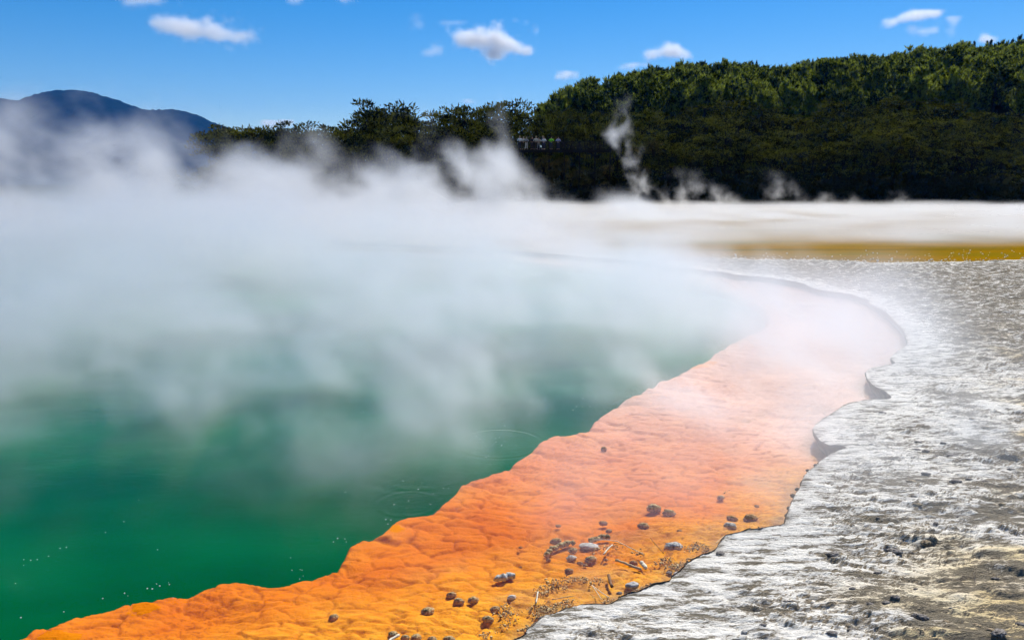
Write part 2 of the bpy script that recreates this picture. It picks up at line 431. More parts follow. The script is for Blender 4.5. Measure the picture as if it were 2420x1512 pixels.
# undercut lip swept along the rim
n = len(RIM); tg = np.roll(RIM, -1, 0) - np.roll(RIM, 1, 0); tg /= np.linalg.norm(tg, axis=1)[:, None] + 1e-9
area = .5 * np.sum(RIM[:, 0] * np.roll(RIM[:, 1], -1) - np.roll(RIM[:, 0], -1) * RIM[:, 1])
outn = np.stack([tg[:, 1], -tg[:, 0]], 1) * (1 if area > 0 else -1)
prof = [(.0, .93), (-.008, .84), (.0, .62), (.03, .40), (.055, .12), (.075, -.35), (.09, -1.6)]; rzi = rzf(RIM[:, 1]) + 0 * RIM[:, 0]
LV = []
for k, (o_, z_) in enumerate(prof):
    jx = .026 * fbm(RIM[:, 0] * 16 + k * 2, RIM[:, 1] * 16, o=2) * (0 < k)
    jz = .008 * perlin(RIM[:, 0] * 9, RIM[:, 1] * 9 + k * 5) * (0 < k < 5)
    LV.append(np.concatenate([RIM + outn * (o_ + jx)[:, None], (z_ * rzi + jz)[:, None]], 1))
LV = np.concatenate(LV); i = np.arange(n); j = (i + 1) % n; LF = []
for k in range(len(prof) - 1):
    LF.append(np.stack([k*n + i, k*n + j, (k+1)*n + j, (k+1)*n + i], 1))
LF = np.concatenate(LF) + len(V)
V = np.concatenate([V, LV]); F = np.concatenate([F, LF])
zl = np.zeros(len(LV)); At = {k: np.concatenate([a, zl + (.92 if k == 'wet_shade' else .5 if k == 'grey' else 0)]) for k, a in At.items()}  # whole lip coloured dark to paint in shade under the overhang
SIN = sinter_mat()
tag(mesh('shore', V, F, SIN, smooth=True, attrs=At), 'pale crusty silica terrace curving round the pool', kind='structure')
print('shore', len(V), time.time() - T0)

# ------------------------------------------------------------------ orange shelf under the water
E = -de                       # + on the shelf
r = dr
wx = GX + .2 * perlin(GX * 1.5, GY * 1.5) + .07 * fbm(GX * 6, GY * 9, o=2); wy = GY + .16 * GX + .16 * perlin(GX * 1.2 + 7, GY * 1.5) + .05 * fbm(GX * 5 + 9, GY * 9, o=2)
lod = ss(16, 26, GY)
f1, f2, cid = worley(wx * 3.2, wy * 6.4); c1 = np.clip((f2 - f1) / .15, 0, 1)
g1, g2, gid = worley(wx * 8 + 9, wy * 16); c2 = np.clip((g2 - g1) / .18, 0, 1)
k1, k2, kid = worley(wx * .8 + 3, wy * 1.9 + 5); c3 = np.clip((k2 - k1) / .3, 0, 1)
m2 = ss(-.2, .25, fbm(GX * .8, GY * 1.1, o=2))
crest = np.exp(-(E / .45)**2)
Z = -.050 - .030 * ss(.1, 1.6, r) + .03 * fbm(GX * .7, GY * .7, o=2)
m3 = ss(-.15, .2, fbm(GX * 2.1 + 31, GY * 3, o=2))
Z = Z + .022 * np.sqrt(c1) * (1 - .4 * m2) * (.3 + .7 * m3) + .020 * np.sqrt(c2) * (.25 + .75 * m2 * m3) + .012 * cid * c1 + .008 * fbm(wx * 2.2, wy * 4, o=3) + .03 * np.sqrt(c3) * (.35 + crest) + .014 * fbm(GX * 9, GY * 17, o=3, gain=.6)
Z = Z + .012 * crest - .004
Z = np.minimum(Z, -.012 + .03 * ss(.25, 0, r))
dn = np.maximum(-E, 0)
Z = Z - 1.4 * (1 - np.exp(-(dn / .35)**1.3)) + .04 * crest * perlin(GX * 2.2, GY * 2.2)
crease = (.6 + .5 * ss(-.2, .2, fbm(GX * 3, GY * 4.5, o=2))) * np.clip((1 - np.clip((f2 - f1) / .10, 0, 1)) * (1 - m2) + (1 - np.clip((g2 - g1) / .13, 0, 1)) * m2, 0, 1) * (1 - .7 * lod)
near_y = ss(.9, .15, r + .35 * fbm(GX * 2, GY * 2, o=3)) * (1 - ss(7.5, 9, GY))
near_y = np.maximum(near_y, ss(1.8, .4, r + .6 * fbm(GX * 1.3 + 4, GY * 1.3, o=3)) * ss(6.4, 5.2, GY) * .9)
pale = ss(6.2, 10.5, GY + .8 * fbm(GX * .5, GY * .5)) * .95 + .35 * ss(1.2, .2, r) * ss(7, 9, GY)  # paling with distance: steam haze put into the shelf colour
silt = ss(.22, .02, r) * .6 + .25 * ss(.05, .3, fbm(GX * 1.6 + 2, GY * 2.2, o=3)) * ss(1.6, .6, r)
okf = (dr > -.15) & (de < .9)
u, F = grid_faces(okf)
V = np.stack([GX.ravel()[u], GY.ravel()[u], Z.ravel()[u]], 1)
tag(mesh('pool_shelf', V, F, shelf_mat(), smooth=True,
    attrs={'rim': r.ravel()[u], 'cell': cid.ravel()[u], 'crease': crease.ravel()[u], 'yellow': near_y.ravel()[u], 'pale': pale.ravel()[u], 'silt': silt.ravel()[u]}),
    'orange mineral shelf under the clear shallow edge of the pool', kind='structure')
print('shelf', len(V), time.time() - T0)

def shelf_z(x, y):
    iy = np.clip(np.round(np.log(y / 2.6) / K).astype(int), 0, NR - 1); iu = np.clip(np.round((x / y + 1.25) / K).astype(int), 0, NC - 1)
    return Z[iy, iu]
def shore_z(x, y):
    iy = int(np.clip(round(math.log(y / 2.6) / K), 0, NR - 1)); iu = int(np.clip(round((x / y + 1.25) / K), 0, NC - 1))
    return float(Hs[iy, iu])

# murky deep water and the clear surface
def poly_sheet(name, Q, z, mat):
    me = bpy.data.meshes.new(name); me.from_pydata([(float(a), float(b), z) for a, b in Q], [], [list(range(len(Q)))])
    me.update(); me.materials.append(mat); o = bpy.data.objects.new(name, me); COL.objects.link(o); return o
mk = NT('deep_green_water'); nn = mk.noise(mk.pos((.25, .4, 1)), 1, 4, .55)
mk.pbr(mk.ramp(nn, [(.3, (.0003, .048, .005)), (.5, (.0005, .080, .012)), (.7, (.001, .12, .026))]), .9, None, .0)
rimc = np.array(rim); cen = rimc.mean(0)
tag(poly_sheet('deep_water', dense(rim, .4, 0), -.20, mk.m), 'opaque emerald green depth of the hot pool', kind='structure')
r1 = onz(1180, 1047); r2 = onz(1000, 1110); r3 = onz(965, 1190); r4 = onz(800, 1120)
WM = water_mat('hot_pool_water', [(r1[0], r1[1], .50, .05, .14, .30), (r2[0], r2[1], .6, .16, .22, .12), (r3[0], r3[1], .3, .06, .12, .14)])
RW = dense(rim, .2, 0); RWo = RW + (RW - np.roll(RW, 1, 0)) * 0
tag(poly_sheet('water', RW, 0.0, WM), 'clear rippled surface of the steaming pool', kind='structure')
lk = NT('brown_lake_water'); nn = lk.noise(lk.pos((.06, .35, 1)), 1, 5, .6)
yy = lk.n('ShaderNodeSeparateXYZ', {0: lk.n('ShaderNodeNewGeometry').outputs['Position']}).outputs[1]
ld = lk.n('ShaderNodeBsdfDiffuse', {'Color': lk.ramp(nn, [(.35, (.12, .085, .002)), (.5, (.24, .125, .001)), (.65, (.15, .115, .005))]), 'Normal': lk.bump(lk.noise(lk.pos((3, 9, 1)), 1, 3), .3, .02)}); lk.t.links.new(ld.outputs[0], lk.out.inputs[0])
xs = np.concatenate([np.linspace(-140, -12, 20), np.linspace(-10, 40, 120), np.linspace(42, 220, 30)])
LVt = [(x, float(lake_y(np.array([x]))[0]) - .8, 0.01) for x in xs] + [(x, 106., 0.01) for x in xs]
m_ = len(xs)
tag(mesh('lake', LVt, [(i, i + 1, m_ + i + 1, m_ + i) for i in range(m_ - 1)], lk.m), 'shallow brown mineral lake behind the terrace', kind='structure')

# ------------------------------------------------------------------ coarse terrain and hillside
sky_px = np.array([(900,300),(1100,275),(1200,262),(1250,240),(1300,228),(1340,200),(1400,190),(1440,192),(1500,170),(1560,155),(1640,152),(1700,158),(1760,160),(1850,145),
  (1950,138),(2050,140),(2100,128),(2200,120),(2280,120),(2350,106),(2419,100),(2700,80)], float)
def hillR(u):
    px = u / PX + 1209.5
    py = np.interp(px, sky_px[:, 0], sky_px[:, 1])
    return np.maximum((431 - py) * PX * 1.03 * 205 + 3 - 14.0, 2.)
def hill(x, y):
    u = x / np.maximum(y, 60.)
    s = ss(104, 205, y)
    s = .25 * ss(103, 118, y) * .5 + .875 * s
    left = ss(-62, -30, x)
    return hillR(u) * (1 - .6 * ss(.74, 1.1, u)) * s * (1 - .75 * ss(235, 420, y)) * (.25 + .75 * left) * (1 - .75 * ss(-10, -35, x))
yt = np.concatenate([np.linspace(-60, 100, 110), np.linspace(101, 240, 100), 240 * 1.06**np.arange(1, 72)])
xt = np.concatenate([-60 * 1.09**np.arange(60, 0, -1), np.linspace(-60, 150, 150), 150 * 1.07**np.arange(1, 62)])
TX, TY = np.meshgrid(xt, yt)
TZ = .08 + .16 * (1 - ss(20, 60, TY)) + hill(TX, TY) + .5 * fbm(TX * .05, TY * .05, o=3) * ss(106, 125, TY)
dpool = sdist_grid(TX, TY, np.array(rim))[0]
TZ = np.where(dpool > -2.2, -1.8, TZ)
TZ = np.where((TY > lake_y(TX) - 2.5) & (TY < 103.5), -.5, TZ)
u_ = TX / np.maximum(TY, .1)
TZ = np.where((TY > 4.6) & (TY < 42) & (u_ > -1.22) & (u_ < 1.12), np.minimum(TZ, -.12), TZ)
nr_, nc_ = TX.shape; i = np.arange(nr_ * nc_).reshape(nr_, nc_)
F = np.stack([i[:-1, :-1].ravel(), i[:-1, 1:].ravel(), i[1:, 1:].ravel(), i[1:, :-1].ravel()], 1)
gt = NT('ground_cover'); y_ = gt.n('ShaderNodeSeparateXYZ', {0: gt.n('ShaderNodeNewGeometry').outputs['Position']}).outputs[1]
gc = gt.ramp(gt.noise(gt.pos(), .3, 6, .6), [(.3, (.006, .008, .003)), (.7, (.016, .017, .008))])
gs = gt.ramp(gt.noise(gt.pos((1, 3, 1)), .8, 6, .65), [(.3, (.25, .23, .21)), (.6, (.6, .58, .55))])
fr_ = gt.math('GREATER_THAN', y_, 104.6)
gt.pbr(gt.mix(fr_, gs, gc), 1., None, 0.)
tag(mesh('ground', np.stack([TX.ravel(), TY.ravel(), TZ.ravel()], 1), F, gt.m, smooth=True), 'land round the pool rising into a wooded hill', kind='structure')

# far blue mountain
mt_px = np.array([(-700,330),(-400,250),(-200,262),(0,232),(40,240),(90,240),(130,222),(165,215),(200,216),(245,228),(290,243),(330,258),(365,264),(420,260),(450,268),
  (490,285),(520,297),(600,330),(800,390),(1100,431)], float)
YM = 2600.
mx_ = np.linspace(-3200, 900, 900); my_ = np.linspace(-900, 700, 90)
MX, MY = np.meshgrid(mx_, my_)
pzx = np.array([aty(a, b, YM)[0] for a, b in mt_px]); pzz = np.array([aty(a, b, YM)[2] for a, b in mt_px])
prof_ = np.interp(MX.ravel(), pzx, pzz).reshape(MX.shape)
bell = np.exp(-(MY / 480)**2)
MZ = (prof_ + 13 * np.abs(fbm(MX / 14, MY / 14, o=3)) - 3.) * bell + 45 * fbm(MX / 260, MY / 330, o=4) * (1 - bell) * 1.2 - 8 * (1 - bell)
i = np.arange(MX.size).reshape(MX.shape)
F = np.stack([i[:-1, :-1].ravel(), i[:-1, 1:].ravel(), i[1:, 1:].ravel(), i[1:, :-1].ravel()], 1)
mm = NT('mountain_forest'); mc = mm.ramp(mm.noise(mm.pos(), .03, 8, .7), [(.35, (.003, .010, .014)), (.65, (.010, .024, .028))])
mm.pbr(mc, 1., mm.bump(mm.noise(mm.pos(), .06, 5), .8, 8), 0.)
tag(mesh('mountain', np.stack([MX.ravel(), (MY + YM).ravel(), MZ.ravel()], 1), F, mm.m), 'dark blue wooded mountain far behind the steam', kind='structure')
print('terrain', time.time() - T0)

# ------------------------------------------------------------------ trees
PINE = leaf_mat('pine_needles', (.006, .016, .003), (.24, .28, .035), .42)
KAN = leaf_mat('kanuka_leaves', (.004, .007, .0015), (.13, .13, .016), .18)
UND = leaf_mat('undergrowth_leaves', (.003, .005, .001), (.018, .020, .006), .1)
SHR = leaf_mat('shrub_leaves', (.035, .038, .010), (.13, .10, .030), .2)
SPR = leaf_mat('spruce_needles', (.008, .022, .016), (.016, .036, .022), .1)
BARK = simple('bark', (.016, .013, .010), 1., 0.)
BARKP = simple('pale_bark', (.22, .20, .17), .9)

def tube(V, F, pts, rad, k=6):
    b = len(V); n = len(pts)
    for q, (p, r_) in enumerate(zip(pts, rad)):
        p = Vector(p); t = (Vector(pts[min(q + 1, n - 1)]) - Vector(pts[max(q - 1, 0)])).normalized()
        a = t.orthogonal().normalized(); c = t.cross(a)
        if q: # keep frame steady
            a = (pa - t * pa.dot(t)).normalized(); c = t.cross(a)
        pa = a
        for j in range(k):
            an = 2 * math.pi * j / k; v = p + (a * math.cos(an) + c * math.sin(an)) * r_
            V.append(tuple(v))
    for q in range(n - 1):
        for j in range(k):
            F.append((b + q*k + j, b + q*k + (j+1) % k, b + (q+1)*k + (j+1) % k, b + (q+1)*k + j))
    F.append(tuple(b + j for j in range(k))[::-1]); F.append(tuple(b + (n-1)*k + j for j in range(k)))

def leaves(C, dirs, L, W):
    """triangles pairs (thin quads) at C along dirs"""
    n = len(C); a = rng.normal(size=(n, 3)); s_ = np.cross(dirs, a); s_ /= np.linalg.norm(s_, axis=1)[:, None] + 1e-9
    L = L[:, None]; W = W[:, None]
    V = np.stack([C, C + dirs * L * .5 + s_ * W, C + dirs * L, C + dirs * L * .5 - s_ * W], 1).reshape(-1, 3)
    return V, np.arange(4 * n).reshape(n, 4)

def make_pine(seed, h=14., narrow=False):
    r_ = random.Random(seed); root = empty('spruce_tree' if narrow else 'pine_tree')
    V, F = [], []
    lean = (r_.uniform(-.4, .4), r_.uniform(-.4, .4))
    tr = [(lean[0] * t, lean[1] * t, h * t) for t in (0, .25, .5, .75, 1)]
    tube(V, F, tr, [.26, .2, .15, .09, .03])
    C, Dn = [], []
    nb = 54 if not narrow else 60
    for q in range(nb):
        t = r_.uniform(.22 if not narrow else .1, .99); a = r_.uniform(0, 6.283)
        sh = (math.sin(min(1, (1 - t) * 1.5) * math.pi * .5))**.8
        ln = (.7 + 2.9 * sh * r_.uniform(.65, 1.1)) if not narrow else (.15 + 1.3 * (1 - t)) * r_.uniform(.7, 1.1)
        z0 = h * t; up = r_.uniform(.25, .6) if not narrow else -.1
        p0 = Vector((lean[0] * t, lean[1] * t, z0)); d = Vector((math.cos(a), math.sin(a), up)).normalized()
        p1 = p0 + d * ln + Vector((0, 0, .12 * ln * ln * (0 if narrow else 1)))
        tube(V, F, [p0, (p0 + p1) / 2 - Vector((0, 0, .1)), p1], [.05, .035, .015], 3)
        nt_ = int(2 + ln * 1.9)
        for w in range(nt_):
            s_ = r_.uniform(.35, 1.05)
            c = p0.lerp(p1, s_) + Vector((r_.gauss(0, .34), r_.gauss(0, .34), r_.gauss(0, .22))) * (1 if not narrow else .3)
            dd = (d * .45 + Vector((r_.gauss(0, .2), r_.gauss(0, .2), .9))).normalized()
            for _ in range(13):
                cc = c + Vector((r_.gauss(0, .10), r_.gauss(0, .10), r_.gauss(0, .16)))
                C.append(tuple(cc)); e = (dd + Vector((r_.gauss(0, .27), r_.gauss(0, .27), r_.gauss(0, .2)))).normalized(); Dn.append(tuple(e))
    C = np.array(C); Dn = np.array(Dn); k = .55 if narrow else 1.
    LV, LF = leaves(C, Dn, rng.uniform(.6, 1.25, len(C)) * k, rng.uniform(.06, .11, len(C)) * k * 1.2)
    mesh('trunk', V, F, BARK, root); mesh('crown', LV, LF, SPR if narrow else PINE, root); root['h'] = h
    return root

def make_kanuka(seed, h=8., mat=None, name='kanuka_tree', flat=.22, low=.25, spread=1.0, ncl=24, leaf=1.0, bark=None):
    r_ = random.Random(seed); root = empty(name)
    V, F = [], []; C, Dn = [], []
    bx = r_.uniform(-.8, .8)
    stems = []
    for q in range(3):
        a = r_.uniform(0, 6.283); p = [(0, 0, 0)]
        for t in (.3, .6, .85): p.append((math.cos(a) * t * h * .22 * spread + bx * t + r_.uniform(-.2, .2), math.sin(a) * t * h * .22 * spread + r_.uniform(-.2, .2), h * t))
        tube(V, F, p, [.16, .11, .07, .03], 5); stems.append(p)
    for q in range(ncl):
        t = 1 - (1 - low) * r_.random()**1.15; a = r_.uniform(0, 6.283)
        rr = h * .42 * spread * math.sqrt(max(.06, 1 - ((t - .55) / .62)**2)) * math.sqrt(r_.uniform(.15, 1))
        c = Vector((math.cos(a) * rr + bx * t, math.sin(a) * rr, h * t * (.97 - .10 * (rr / h) ** 2)))
        st = stems[q % 3]; s0 = Vector(st[1 + (q % 3)])
        tube(V, F, [s0, (s0 + c) / 2 + Vector((0, 0, -.15)), c], [.05, .035, .015], 3)
        R0 = r_.uniform(.85, 1.6) * h / 8
        m = int(95 * r_.uniform(.7, 1.2))
        g = rng.normal(size=(m, 3)); g /= np.linalg.norm(g, axis=1)[:, None]; g *= (rng.random((m, 1))**.4)
        tilt = np.array([r_.uniform(-.3, .3), r_.uniform(-.3, .3)])
        P_ = g * np.array([R0, R0, R0 * flat]); P_[:, 2] += P_[:, 0] * tilt[0] + P_[:, 1] * tilt[1]
        C.append(P_ + np.array(c)); dd = g * np.array([1, 1, .3]) + np.array([0, 0, .55]) + rng.normal(size=(m, 3)) * .35
        Dn.append(dd / np.linalg.norm(dd, axis=1)[:, None])
    C = np.concatenate(C); Dn = np.concatenate(Dn)
    LV, LF = leaves(C, Dn, rng.uniform(.22, .48, len(C)) * leaf, rng.uniform(.05, .10, len(C)) * leaf)
    mesh('trunk', V, F, bark or BARK, root); mesh('crown', LV, LF, mat or KAN, root)
    return root

protos_used = set()
def place(proto, loc, rz, sc, label, cat, group):
    if proto.name not in protos_used:
        protos_used.add(proto.name); o = proto
    else: o = copy_tree(proto)
    o.location = loc; o.rotation_euler = (0, 0, rz); o.scale = sc if hasattr(sc, '__len__') else (sc,) * 3
    return tag(o, label, cat, group)

pines = [make_pine(s, 10.5 + (s % 3) * .6) for s in range(7)]
kans = [make_kanuka(s + 20, 8.) for s in range(6)]
shr = [make_kanuka(s + 50, 3., SHR, 'shrub', .75, .12, 1.25, 22, .62) for s in range(4)]
gz = lambda x, y: float(hill(np.array([x], float), np.array([y], float))[0]) + .08
npn = 0
for row, y0 in enumerate(np.arange(150, 208, 7.0)):
    x = .04 * y0 + random.uniform(0, 3)
    while x < .80 * y0:
        y = y0 + random.uniform(-2.2, 2.2); xx = x + random.uniform(-1.3, 1.3)
        s = random.uniform(.78, 1.08); x += 4.1 + random.uniform(-.6, 1.0)
        if xx / y < .05 and y < 165: continue
        lab = 'dark green pine in the dense plantation covering the hillside above the bush'
        pr = random.choice(pines); hh = pr.get('h', 11.5) * s
        ztop = 3 + (431 - float(np.interp(np.array([-26, 0, 20]) + xx / y / PX + 1209.5, sky_px[:, 0], sky_px[:, 1]).max())) * PX * y
        gzz = gz(xx, y) - .4; lift = min(0, ztop - random.uniform(.6, 3.2) - (gzz + hh)); 
        place(pr, (xx, y, gzz + lift), random.uniform(0, 6.28), (s, s, s), lab, 'tree', 'pines of the hillside plantation'); npn += 1
sp = [make_pine(90, 11, True), make_pine(91, 10, True)]
for px, py, s in [(2258,120,.62),(2272,118,.6),(2300,112,.7),(2330,112,.72),(2342,104,.9),(2352,106,.85),(2365,104,.95),(2393,104,1.0),(2412,96,1.1),(2418,104,1.)]:
    x, y, z = aty(px, py, 236)
    h = 11 if s > .8 else 10
    place(sp[int(s * 100) % 2], (x, y, z - h * s * 1.05), random.uniform(0, 6), (s, s, s * 1.15), 'thin spiky conifer poking above the ridge line at the top of the hill', 'tree', 'spiky conifers on the ridge')
def kan_at(px, py, y, s=None, lab=None, q=None, w=1.):
    x, _, z = aty(px, py, y); g0 = gz(x, y) - .3; s = s or (z - g0) / 8.
    place(kans[q if q is not None else random.randrange(6)], (x, y, z - 8. * s if s * 8 > z - g0 else g0), random.uniform(0, 6.28), (s * w, s * w, max(s, (z - g0) / 8.)), lab or 'dark olive bushy tree in the thick belt of bush behind the far shore', 'tree', 'bush trees along the far shore')
# top line of the bush belt, left part
named = [
 (548,296,112,'bare-topped grey tree at the end of the bush, half lost in steam'),
 (672,290,113,'dark tree with spiky crown just right of the small white cloud behind the bush'),
 (905,240,114,'tall dark tree with a ragged top standing over the steam, left of the viewing deck'),
 (968,262,116,'rounded shoulder crown close beside the tall ragged tree'),
 (1072,256,115,'lone-topped dark tree between the tall ragged tree and the deck'),
 (1195,243,121,'broad flat-topped tree rising at the start of the pine hill'),
]
for k, (px, py, y, lb) in enumerate(named): kan_at(px, py, y, None, lb, k % 6, .85)
belt = [(520,302),(575,296),(600,300),(625,296),(650,302),(700,304),(725,308),(760,305),(790,302),(815,298),(840,285),(865,262),(885,256),(930,250),(990,280),(1015,290),(1040,275),(1095,270),(1120,268),(1145,266),(1170,252),(1225,252)]
for k, (px, py) in enumerate(belt): kan_at(px + random.uniform(-6, 6), py + random.uniform(0, 8), random.uniform(109, 122))
for k in range(30):
    px = random.uniform(520, 1215); kan_at(px, np.interp(px, [520, 800, 900, 1215], [318, 318, 285, 285]) + random.uniform(8, 50), random.uniform(106, 112))
# behind / around deck
for px, py, y in [(1230,262,122),(1262,262,124),(1295,264,122),(1330,262,124),(1365,266,122),(1400,262,124),(1440,265,122),(1470,262,120),(1250,285,112),(1285,288,113),(1322,290,112.5),(1358,288,113),(1395,290,112.5),(1430,288,112.5),(1462,290,111)]:
    kan_at(px, py, y, .95 if y > 115 else .72, 'green flat-layered tree spreading over the viewing deck', None, 1.0)
band = np.array([(1480,290),(1560,280),(1640,268),(1732,252),(1800,262),(1881,280),(1930,268),(1994,250),(2050,250),(2106,240),(2160,252),(2219,261),(2270,266),(2312,252),(2360,280),(2419,288),(2560,290)], float)
for px in np.arange(1490, 2520, 26):
    kan_at(px + random.uniform(-6, 6), np.interp(px, band[:, 0], band[:, 1]) + random.uniform(-26, 20), random.uniform(132, 146), random.uniform(.8, 1.3), None, None, random.uniform(.8, 1.35))
for dy, y0, y1 in ((38, 120, 128), (74, 111, 117)):
    for px in np.arange(1490, 2520, 33 if dy > 50 else 29):
        b = np.interp(px, band[:, 0], band[:, 1])
        kan_at(px + random.uniform(-12, 12), b + dy + random.uniform(-22, 22), random.uniform(y0, y1), random.uniform(.75, 1.15) if dy < 50 else None, None, None, random.uniform(.85, 1.35))
shrubs = [(1262,388,105.8),(1285,372,106.5),(1300,400,105),(1312,380,106),(1328,375,106.4),(1345,410,105),(1365,400,105.4),(1290,425,104.8),(1325,428,104.6),(1262,430,104.8),(1400,400,105.3),(1440,392,105.6),(1380,430,104.6),(1425,430,104.8),(1500,350,107),(1520,390,106),(1545,330,108)]
for k, (px, py, y) in enumerate(shrubs):
    x, _, z = aty(px, py, y); s = random.uniform(.55, .8)
    lab = 'olive brown shrub growing on the slope below the viewing deck' if px < 1460 else 'sunlit olive shrub right of the tall steam plume'
    place(random.choice(shr), (x, y, z - 3 * s), random.uniform(0, 6), s, lab, 'shrub', 'shrubs round the viewing deck')
# undergrowth along the far bank
C = []; Dn = []
for k in range(700):
    x = random.uniform(-50, 95); y = random.uniform(104.6, 107.5); h0 = (y - 104.2) * random.uniform(.5, 1.5)
    m = 36; g = rng.normal(size=(m, 3)); C.append(g * np.array([1.1, .5, .6]) + np.array([x, y, gz(x, y) + max(.4, h0)])); dd = g + np.array([0, 0, .5]); Dn.append(dd / np.linalg.norm(dd, axis=1)[:, None])
C = np.concatenate(C); Dn = np.concatenate(Dn); LV, LF = leaves(C, Dn, rng.uniform(.3, .6, len(C)), rng.uniform(.06, .14, len(C)))
LV[:, 2] = np.maximum(LV[:, 2], .05)
tag(mesh('undergrowth', LV, LF, UND), 'dark tangled undergrowth along the foot of the far bank', kind='stuff')
print('trees', npn, time.time() - T0)

# pale deposits on the far shore
WHT = simple('white_sinter', (.72, .71, .69), .8, .3, .12, 2.)
def flat_patch(name, px0, px1, py, w, z=.05, label=''):
    a = onz(px0, py, z); b = onz(px1, py, z); n_ = 28; V, F = [], []
    for k in range(n_ + 1):
        t = k / n_; x = a[0] + (b[0] - a[0]) * t; y = a[1] + (b[1] - a[1]) * t; ww = w * math.sin(math.pi * min(max(t, .03), .97))**.5 * (1 + .35 * math.sin(k * 1.7))
        V += [(x, y - ww, z - .12), (x, y - ww * .7, z), (x, y + ww * .7, z + .05), (x, y + ww, z - .12)]
    for k in range(n_):
        for j in range(3): F.append((4*k + j, 4*k + 4 + j, 4*k + 5 + j, 4*k + 1 + j))
    F += [(0, 1, 2, 3), (4*n_ + 3, 4*n_ + 2, 4*n_ + 1, 4*n_)]
    return tag(mesh(name, V, F, WHT, smooth=True), label, 'sinter bank')
flat_patch('sinter_bank', 2058, 2140, 483.5, 1.2, .12, 'narrow white sinter bar on the far waterline, first from the left under the dark trees')
flat_patch('sinter_bank', 2165, 2262, 482.6, 1.3, .14, 'thin double white bar on the far waterline between two others')
flat_patch('sinter_bank', 2370, 2480, 490, 1.6, .10, 'white bar at the right edge of the far waterline')
flat_patch('sinter_bank', 1470, 1640, 482.0, 1.5, .10, 'white bar at the foot of the tall steam plume')

# ------------------------------------------------------------------ viewing deck and people
WOOD = simple('weathered_wood', (.018, .015, .013), 1., .05)
def box(V, F, lo, hi):
    b = len(V); x0, y0, z0 = lo; x1, y1, z1 = hi
    V += [(x0,y0,z0),(x1,y0,z0),(x1,y1,z0),(x0,y1,z0),(x0,y0,z1),(x1,y0,z1),(x1,y1,z1),(x0,y1,z1)]
    F += [(b,b+3,b+2,b+1),(b+4,b+5,b+6,b+7),(b,b+1,b+5,b+4),(b+1,b+2,b+6,b+5),(b+2,b+3,b+7,b+6),(b+3,b,b+4,b+7)]
YD = 104.6
rx0, _, rz = aty(1222, 334, YD); rx1 = aty(1445, 334, YD)[0]
dz = rz - 1.08
deck = tag(empty('viewing_deck', ((rx0 + rx1) / 2, YD, 0)), 'dark timber viewing deck with railing on the bank above the lake', 'viewing deck')
hx = (rx1 - rx0) / 2
V, F = [], []
for k in range(16): box(V, F, (-hx, .02 + k * .15, dz - .06), (hx, .02 + k * .15 + .14, dz))
mesh('floor_boards', V, F, WOOD, deck)
V, F = [], []; box(V, F, (-hx, -.02, dz - .32), (hx, .06, dz - .065)); box(V, F, (-hx, 2.2, dz - .32), (hx, 2.3, dz - .065)); mesh('joist', V, F, WOOD, deck)
V, F = [], []; box(V, F, (-hx, -.03, dz + 1.03), (hx, .11, dz + 1.08)); mesh('handrail', V, F, WOOD, deck)
V, F = [], []; box(V, F, (-hx, 0, dz + .1), (hx, .05, dz + .16)); mesh('bottom_rail', V, F, WOOD, deck)
V, F = [], []
k = -hx
while k < hx: box(V, F, (k, .01, dz + .162), (k + .04, .045, dz + 1.028)); k += .17
mesh('baluster', V, F, simple('baluster_wood', (.06, .055, .05), .9, .05), deck)['kind'] = 'stuff'
for k in range(7):
    V, F = [], []; x = -hx + .1 + k * (2 * hx - .3) / 6
    box(V, F, (x, .07, 1.0), (x + .13, .2, dz + 1.02)); mesh('post', V, F, WOOD, deck)

def skin_body(name, joints, bones, mat, parent=None, sub=1):
    me = bpy.data.meshes.new(name); keys = list(joints); me.from_pydata([joints[k][0] for k in keys], [(keys.index(a), keys.index(b)) for a, b in bones], [])
    o = bpy.data.objects.new(name, me); COL.objects.link(o)
    m = o.modifiers.new('skin', 'SKIN'); sk = me.skin_vertices[0].data if me.skin_vertices else None
    if sk is None:
        import bmesh
        bm = bmesh.new(); bm.from_mesh(me); bm.verts.layers.skin.verify(); bm.to_mesh(me); bm.free(); sk = me.skin_vertices[0].data
    for i_, k in enumerate(keys):
        r_ = joints[k][1]; sk[i_].radius = r_ if isinstance(r_, tuple) else (r_, r_); sk[i_].use_root = i_ == 0
    s2 = o.modifiers.new('sub', 'SUBSURF'); s2.levels = s2.render_levels = sub
    me.materials.append(mat)
    if parent: o.parent = parent
    return o
SKIN = simple('skin', (.50, .32, .23), .6); HAIR = simple('dark_hair', (.02, .014, .010), .7); HAIRL = simple('light_hair', (.30, .22, .12), .7)
def ell(V, F, c, r_, nu=10, nv=7):
    b = len(V)
    for i_ in range(nv + 1):
        th = math.pi * i_ / nv
        for j_ in range(nu):
            ph = 2 * math.pi * j_ / nu; V.append((c[0] + r_[0]*math.sin(th)*math.cos(ph), c[1] + r_[1]*math.sin(th)*math.sin(ph), c[2] + r_[2]*math.cos(th)))
    for i_ in range(nv):
        for j_ in range(nu): F.append((b+i_*nu+j_, b+(i_+1)*nu+j_, b+(i_+1)*nu+(j_+1)%nu, b+i_*nu+(j_+1)%nu))
